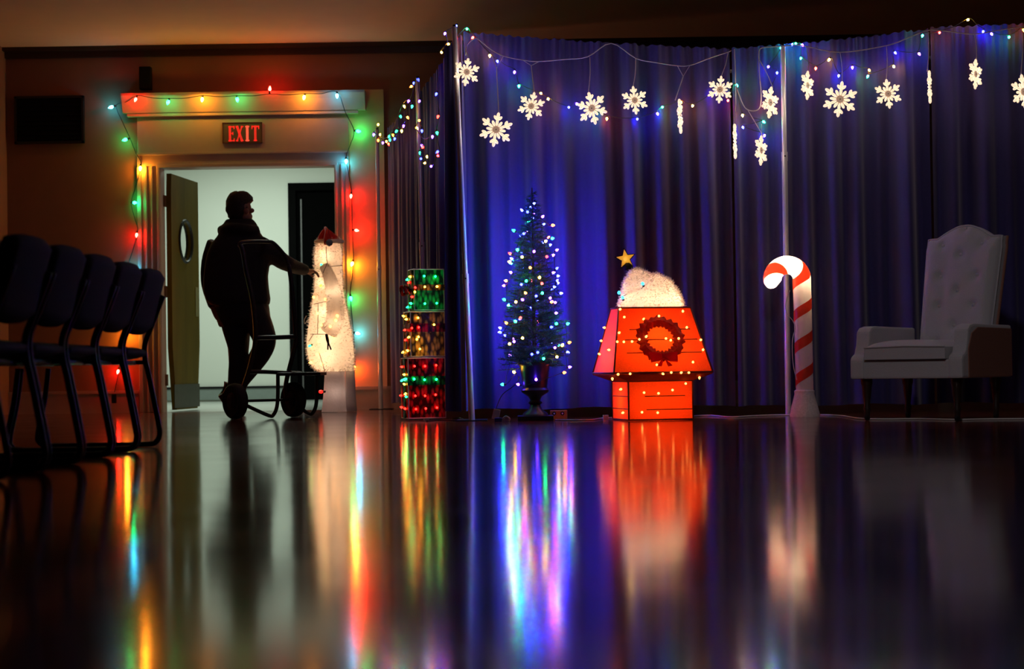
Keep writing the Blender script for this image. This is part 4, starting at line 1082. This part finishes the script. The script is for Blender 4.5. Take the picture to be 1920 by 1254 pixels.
# hat
hatm = mat('red_felt_hat', (.62, .018, .012), .8, var=.15, scale=60, bump=.3, trans=.25)
hb0, hb1 = fp(593, 451), fp(641, 455)
hc_ = (hb0 + hb1) / 2; hr = (hb1 - hb0).length / 2
tip = fp(610, 427)
rs = []
for k in range(8):
    t = k / 7; c = hc_.lerp(tip, t); r = hr * (1 - t) ** .8 + .006
    rs.append([c + Vector((r * math.cos(a), r * .62 * math.sin(a), 0)) for a in [2 * PI * j / 20 for j in range(20)]])
ho = part('hat', MB().rings(rs), hatm, fig, smooth='all')
part('hat_tail', MB().tube(smoothpath([tip, fp(616, 437) + Vector((0, -.10, 0)), fp(617, 450) + Vector((0, -.15, 0)), fp(619, 458) + Vector((0, -.17, 0))], 4), [.012 + .002 * i for i in range(13)], 8), hatm, ho, smooth='all')
part('hat_trim', MB().tube([hc_ + Vector((hr * 1.02 * math.cos(a), hr * .64 * math.sin(a), 0)) for a in [2 * PI * j / 24 for j in range(24)]], .017, 8, closed=True), fuzzm, ho, smooth='all')
pq = MB().lathe([(.004, -.03), (.022, -.02), (.03, 0), (.022, .02), (.004, .03)], frame(fp(622, 458) + Vector((0, -.19, 0)), (0, 0, 1)), 12)
part('pompom', pq, mat('grey_blue_pompom', (.22, .24, .36), .8, var=.2), ho, smooth='all')
# seams, bulbs and inner lamps
ft = bvh(bodyw, am)
def fpx(cx_, cy_): return 540 + cx_ * .3112, 400 + cy_ * .3112
for cx_, cy_, c in [(205, 235, 'w'), (220, 288, 'w'), (205, 308, 'g'), (203, 435, 'a'), (165, 510, 'w'), (185, 605, 'w'), (208, 675, 'w'), (290, 612, 'w'), (258, 680, 'w'), (230, 520, 'w'), (188, 772, 'w'), (145, 795, 'g'), (187, 850, 'w'), (205, 905, 'w'), (152, 895, 'w'), (225, 955, 'w'), (300, 955, 'w'), (268, 745, 'w')]:
    p, n_ = hit(ft, *fpx(cx_, cy_), .014)
    bulb(fig, p, rdir(n_, .4), c, (.028, .011, 7.0), socket=c in 'ga')
p, n_ = fp(609, 734) + Vector((-.01, -.06, 0)), Vector((-1, -.3, 0)); bulb(fig, p, n_, 'r', (.04, .014, 3.0))
sm = mat('grey_seam_thread', (.32, .27, .25), .8, var=.2)
for line in ([(160, 548), (235, 530)], [(230, 200), (235, 300), (215, 360)], [(130, 770), (155, 730)], [(185, 545), (180, 730)], [(140, 728), (230, 728)], [(190, 840), (225, 950)], [(240, 320), (320, 315)], [(225, 958), (395, 950)]):
    pp = []
    for (a, b2) in zip(line[:-1], line[1:]):
        for k in range(6):
            x, y = a[0] + (b2[0] - a[0]) * k / 5, a[1] + (b2[1] - a[1]) * k / 5
            pp.append(hit(ft, *fpx(x, y), .008)[0])
    part('seam', MB().tube(pp, .003, 5), sm, fig)
lpq = [fp(576, 592), fp(572, 600), fp(573, 607), fp(578, 600)]
part('wire_loop', MB().tube(smoothpath([p + Vector((0, -.05, 0)) for p in lpq], 4), .0025, 5), whitewire, fig)
for y, pw in ((480, .62), (530, .66), (585, .8), (630, 1.05), (668, 1.1)):
    lamp(fig, fp(612 if y < 600 else 616, y) + Vector((0, -.02, 0)), pw, (1, .68, .41), .05)

# ================================================================== HAND TRUCK
tk = mat('dark_truck_tube', (.03, .027, .03), .4, .5, var=.3, scale=40)
rub = mat('black_tyre_rubber', (.006, .006, .006), .7, var=.2)
YL, YR = 12.72, 13.02
zr0 = FL(441, 787)
ht = thing('hand_truck', 'dark tubular hand truck with two rubber wheels in front of the person', 'hand truck', (P(495, 700, 12.87).x, 12.87, 0))
def tb(pts_, r, name):
    return part(name, MB().tube(smoothpath([P(x, y, yy) for x, y, yy in pts_], 4), r, 8), tk, ht, smooth='all')
tb([(449, 458, YL), (455, 470, YL), (462, 510, YL), (474, 565, YL), (479, 633, YL), (468, 690, YL), (452, 738, YL), (446, 752, YL)], .017, 'upright')
tb([(541, 497, YR), (545, 520, YR), (549, 560, YR), (555, 632, YR), (549, 665, YR), (536, 720, YR), (538, 748, YR)], .017, 'upright')
tb([(449, 460, YL), (452, 455, YL), (470, 453, YL + .08), (500, 453, YL + .2), (512, 455, YL + .24), (527, 470, YR - .02), (536, 483, YR), (541, 499, YR)], .014, 'handle')
tb([(479, 633, YL), (517, 632.5, (YL + YR) / 2), (555, 631, YR)], .017, 'cross_bar')
tb([(462, 697, YL), (495, 697, YL + .05), (540, 699, YR - .05), (568, 700, YR)], .015, 'cross_bar')
tb([(521, 700, YL + .1), (521, 740, YL + .1), (519, 763, YL + .1), (513, 777, YL + .1), (504, 779, YL + .08), (464, 761, YL)], .014, 'skid_leg')
tb([(594, 700, YR), (594, 740, YR), (592, 762, YR), (586, 774, YR), (580, 776, YR), (562, 764, YR)], .014, 'skid_leg')
q = MB().box((P(520, 700, YL + .1).x, YL + .08, P(560, 704, YR).z), (P(607, 700, YR).x, YR + .2, P(560, 698, YR).z))
part('toe_plate', q, tk, ht, bevel=.004)
axd = Vector((.76, .65, 0)).normalized()
for px, py, yy in ((441, 752, YL), (550, 749, YR)):
    c = P(px, py, yy); rw2 = c.z - .002
    Mw_ = frame(c, axd)
    wo = part('wheel', MB().lathe([(rw2 * .55, -.03), (rw2 * .85, -.042), (rw2 * .97, -.03), (rw2, -.01), (rw2, .01), (rw2 * .97, .03), (rw2 * .85, .042), (rw2 * .55, .03)], Mw_, 28), rub, ht, smooth=True)
    part('wheel_hub', MB().lathe([(.03, -.05), (rw2 * .5, -.034), (rw2 * .5, .034), (.03, .05)], Mw_, 16), tk, wo)
part('axle', MB().tube([P(441, 752, YL), P(550, 749, YR)], .010, 8), tk, ht)

# ================================================================== PERSON
YP = 13.85
skin = mat('skin_tone', (.30, .14, .09), .6, var=.1)
cloth = mat('black_hooded_jacket', (.010, .009, .011), .85, var=.3, scale=40, bump=.3)
jeans = mat('dark_trousers', (.009, .009, .013), .85, var=.3, scale=40, bump=.2)
shoe = mat('dark_leather_boot', (.010, .009, .010), .45, var=.2)
hairm = mat('dark_brown_hair', (.018, .010, .006), .7, var=.4, scale=60, bump=.5)
pe = thing('person', 'person in black hooded jacket and dark trousers leaning on hand truck in the doorway', 'person', Vector((P(450, 700, YP).x, YP, 0)))
def J(px, py, dy=0): return P(px, py, YP + dy)
def mk(name, nodes, edges, m_, parent, root, sub=2):
    # skin layer has to exist before radii are set: add modifier through bmesh layer
    og = ORG[root_of(parent).name]; keys = list(nodes); idx = {k: i for i, k in enumerate(keys)}
    bm = bmesh.new(); lay = bm.verts.layers.skin.verify(); vs = []
    for k in keys:
        v = bm.verts.new(nodes[k][0] - og); r = nodes[k][1]; v[lay].radius = r if isinstance(r, tuple) else (r, r); v[lay].use_root = (k == root); vs.append(v)
    for a, b in edges: bm.edges.new((vs[idx[a]], vs[idx[b]]))
    me = bpy.data.meshes.new(name); bm.to_mesh(me); bm.free()
    o = bpy.data.objects.new(name, me); COL.objects.link(o); o.parent = parent
    sk = o.modifiers.new('skin', 'SKIN'); sk.use_smooth_shade = True; sk.branch_smoothing = .5
    sb = o.modifiers.new('sub', 'SUBSURF'); sb.levels = sub; sb.render_levels = sub
    dg = bpy.context.evaluated_depsgraph_get(); ev = o.evaluated_get(dg)
    nm = bpy.data.meshes.new_from_object(ev, depsgraph=dg); o.modifiers.clear(); o.data = nm
    nm.polygons.foreach_set('use_smooth', [True] * len(nm.polygons)); nm.materials.clear(); nm.materials.append(m_)
    return o
# body: pelvis, torso, head, both arms with hands, both legs
Nn = {'pelvis': (J(458, 575), .105), 'waist': (J(452, 535), .115), 'chest': (J(450, 482), .10), 'neckb': (J(453, 432), .06), 'neck': (J(455, 417, .01), .052), 'jaw': (J(456, 408, .01), .074), 'skull': (J(453, 388), .092), 'crown': (J(450, 372), .072),
      'lsh': (J(412, 458, .07), .042), 'lel': (J(392, 525, .10), .042), 'lwr': (J(402, 580, .04), .03), 'lpalm': (J(409, 597, .02), .034),
      'rsh': (J(490, 462, -.04), .042), 'rel': (J(528, 490, .08), .042), 'rwr': (J(570, 507, .31), .027), 'rpalm': (J(583, 509, .37), .026),
      'lhip': (J(440, 590, .03), .085), 'lkn': (J(441, 668, .03), .056), 'lan': (J(440, 752, .06), .04), 'lft': (J(452, 772, .10), .034),
      'rhip': (J(476, 590, -.03), .085), 'rkn': (J(502, 644, -.10), .056), 'ran': (J(432, 728, .12), .04), 'rft': (J(420, 748, .10), .032),
      'nose': (J(477, 396, -.02), .012), 'nb': (J(469, 394, -.01), .038), 'chin': (J(469, 413, -.01), .032)}
E = [('pelvis', 'waist'), ('waist', 'chest'), ('chest', 'neckb'), ('neckb', 'neck'), ('neck', 'jaw'), ('jaw', 'skull'), ('skull', 'crown'), ('chest', 'lsh'), ('lsh', 'lel'), ('lel', 'lwr'), ('lwr', 'lpalm'), ('chest', 'rsh'), ('rsh', 'rel'), ('rel', 'rwr'), ('rwr', 'rpalm'),
     ('pelvis', 'lhip'), ('lhip', 'lkn'), ('lkn', 'lan'), ('lan', 'lft'), ('pelvis', 'rhip'), ('rhip', 'rkn'), ('rkn', 'ran'), ('ran', 'rft'), ('skull', 'nb'), ('nb', 'nose'), ('jaw', 'chin')]
# fingers, right hand drooping over the figure, left hand relaxed
for i, (dx, L) in enumerate(((0, .9), (1, 1.0), (2, .95), (3, .8))):
    dep = .375 + .024 * dx
    for nm_, (x, y), r in (('a', (588, 508 + .6 * i), .0095), ('b', (593 + 2 * L, 512 + .5 * i), .0085), ('c', (596 + 2.5 * L, 520), .0075)):
        Nn['rf%d%s' % (i, nm_)] = (J(x, y, dep), r)
    E += [('rpalm', 'rf%da' % i), ('rf%da' % i, 'rf%db' % i), ('rf%db' % i, 'rf%dc' % i)]
    for nm_, (x, y), r in (('a', (409 + 1.5 * i, 602), .0095), ('b', (411 + 2.2 * i, 608 + L), .0085), ('c', (414 + 2.0 * i, 612 + L), .0075)):
        Nn['lf%d%s' % (i, nm_)] = (J(x, y, .035 - .022 * i), r)
    E += [('lpalm', 'lf%da' % i), ('lf%da' % i, 'lf%db' % i), ('lf%db' % i, 'lf%dc' % i)]
Nn['rta'] = (J(581, 514, .36), .011); Nn['rtb'] = (J(588, 519, .38), .009); Nn['lta'] = (J(410, 601, -.02), .011); Nn['ltb'] = (J(413, 608, -.04), .009)
E += [('rpalm', 'rta'), ('rta', 'rtb'), ('lpalm', 'lta'), ('lta', 'ltb')]
body = mk('body', Nn, E, skin, pe, 'pelvis')
def remeshed(name, mb, m_, parent, vox=.014, it=6):
    og = ORG[root_of(parent).name]
    o = bpy.data.objects.new(name, mb.mesh(name, m_, og)); COL.objects.link(o); o.parent = parent
    r = o.modifiers.new('r', 'REMESH'); r.mode = 'VOXEL'; r.voxel_size = vox
    k = o.modifiers.new('s', 'SMOOTH'); k.iterations = it; k.factor = .5
    dg = bpy.context.evaluated_depsgraph_get(); nm = bpy.data.meshes.new_from_object(o.evaluated_get(dg), depsgraph=dg)
    o.modifiers.clear(); o.data = nm; nm.polygons.foreach_set('use_smooth', [True] * len(nm.polygons))
    nm.materials.clear(); nm.materials.append(m_); return o
def loft(mb, secs, ratio, dy=0, n=20):
    rs = []
    for sc in secs:
        y, a, b2 = sc[:3]; dd = sc[3] if len(sc) > 3 else dy
        pa, pb = J(a, y, dd), J(b2, y, dd); c = (pa + pb) / 2; r = (pb - pa).length / 2
        rs.append([c + Vector((r * math.cos(t), max(.05, min(r * ratio, .15)) * math.sin(t), 0)) for t in [2 * PI * j / n for j in range(n)]])
    return mb.rings(rs)
jk = MB()
loft(jk, [(572, 398, 506), (562, 386, 508), (545, 381, 505), (520, 381, 503), (495, 384, 506), (475, 388, 510), (460, 394, 505), (448, 402, 497), (438, 410, 489), (430, 414, 486), (420, 418, 482), (410, 424, 474)], .62)
jk.tube(smoothpath([J(486, 462, -.07), J(508, 473, 0), J(530, 490, .08), J(552, 500, .20), J(574, 507, .32)], 4), [.09 - .045 * i / 16 for i in range(17)], 14)
jk.tube(smoothpath([J(408, 455, .07), J(396, 490, .10), J(393, 530, .10), J(403, 576, .05)], 4), [.085, .084, .082, .08, .078, .076, .074, .072, .07, .066, .06, .055, .05], 14)
jk.tube(smoothpath([J(415, 432, .06), J(432, 428, -.09), J(462, 430, -.11), J(482, 433, -.03)], 4), .042, 10)
remeshed('jacket', jk, cloth, body)
tr_ = MB()
loft(tr_, [(555, 400, 503), (575, 402, 505), (590, 408, 507), (605, 415, 508)], .62)
loft(tr_, [(590, 410, 468, .03), (620, 417, 470, .03), (655, 428, 467, .03), (668, 429, 466, .03), (690, 428, 466, .04), (715, 427, 464, .05), (740, 424, 461, .06), (762, 423, 459, .06)], .9)
tr_.tube(smoothpath([J(478, 590, -.03), J(490, 618, -.08), J(496, 640, -.12), J(488, 664, -.08), J(466, 695, .02), J(440, 728, .12)], 4), [.112 - .0025 * i for i in range(21)], 14)
remeshed('trousers', tr_, jeans, body)
def sole(p): q = p.copy(); return q
f1 = FL(441, 783); f1.y = YP + .04
mk('shoe', {'heel': (Vector((J(438, 770, .02).x, YP + .02, .055)), .05), 'an': (Vector((J(440, 760, .05).x, YP + .05, .10)), .052), 'mid': (Vector((J(447, 770, .1).x, YP + .10, .05)), .046), 'toe': (Vector((J(457, 770, .18).x, YP + .19, .04)), .036)},
   [('heel', 'an'), ('heel', 'mid'), ('mid', 'toe')], shoe, body, 'heel')
mk('shoe', {'heel': (J(411, 727, .10), .046), 'an': (J(430, 725, .12), .05), 'mid': (J(419, 741, .12), .042), 'toe': (J(428, 758, .14), .036)}, [('heel', 'an'), ('heel', 'mid'), ('mid', 'toe')], shoe, body, 'heel')
# hair: shaggy cap
rs = []; rn = random.Random(6)
cH = J(450, 387, .012)
for k in range(12):
    t = k / 11; el = -1.0 + t * (PI / 2 + .98); rg = []
    for j in range(26):
        a = 2 * PI * j / 26; f = rn.uniform(.94, 1.07)
        if math.cos(a) > .45 and el < .25: f *= .74
        rg.append(cH + Vector((math.cos(el * .8) * .110 * math.cos(a) * f, math.cos(el * .8) * .105 * math.sin(a) * f, math.sin(el) * .118 * rn.uniform(.97, 1.04))))
    rs.append(rg)
hm_ = MB().rings(rs); ha = part('hair', hm_, hairm, body, smooth='all')
for s_, px in ((1, 462),):
    part('ear', MB().lathe([(.004, -.012), (.02, -.008), (.024, 0), (.018, .008)], frame(J(462, 396, -.085), (0.2, -1, 0)), 10), skin, body, smooth='all')
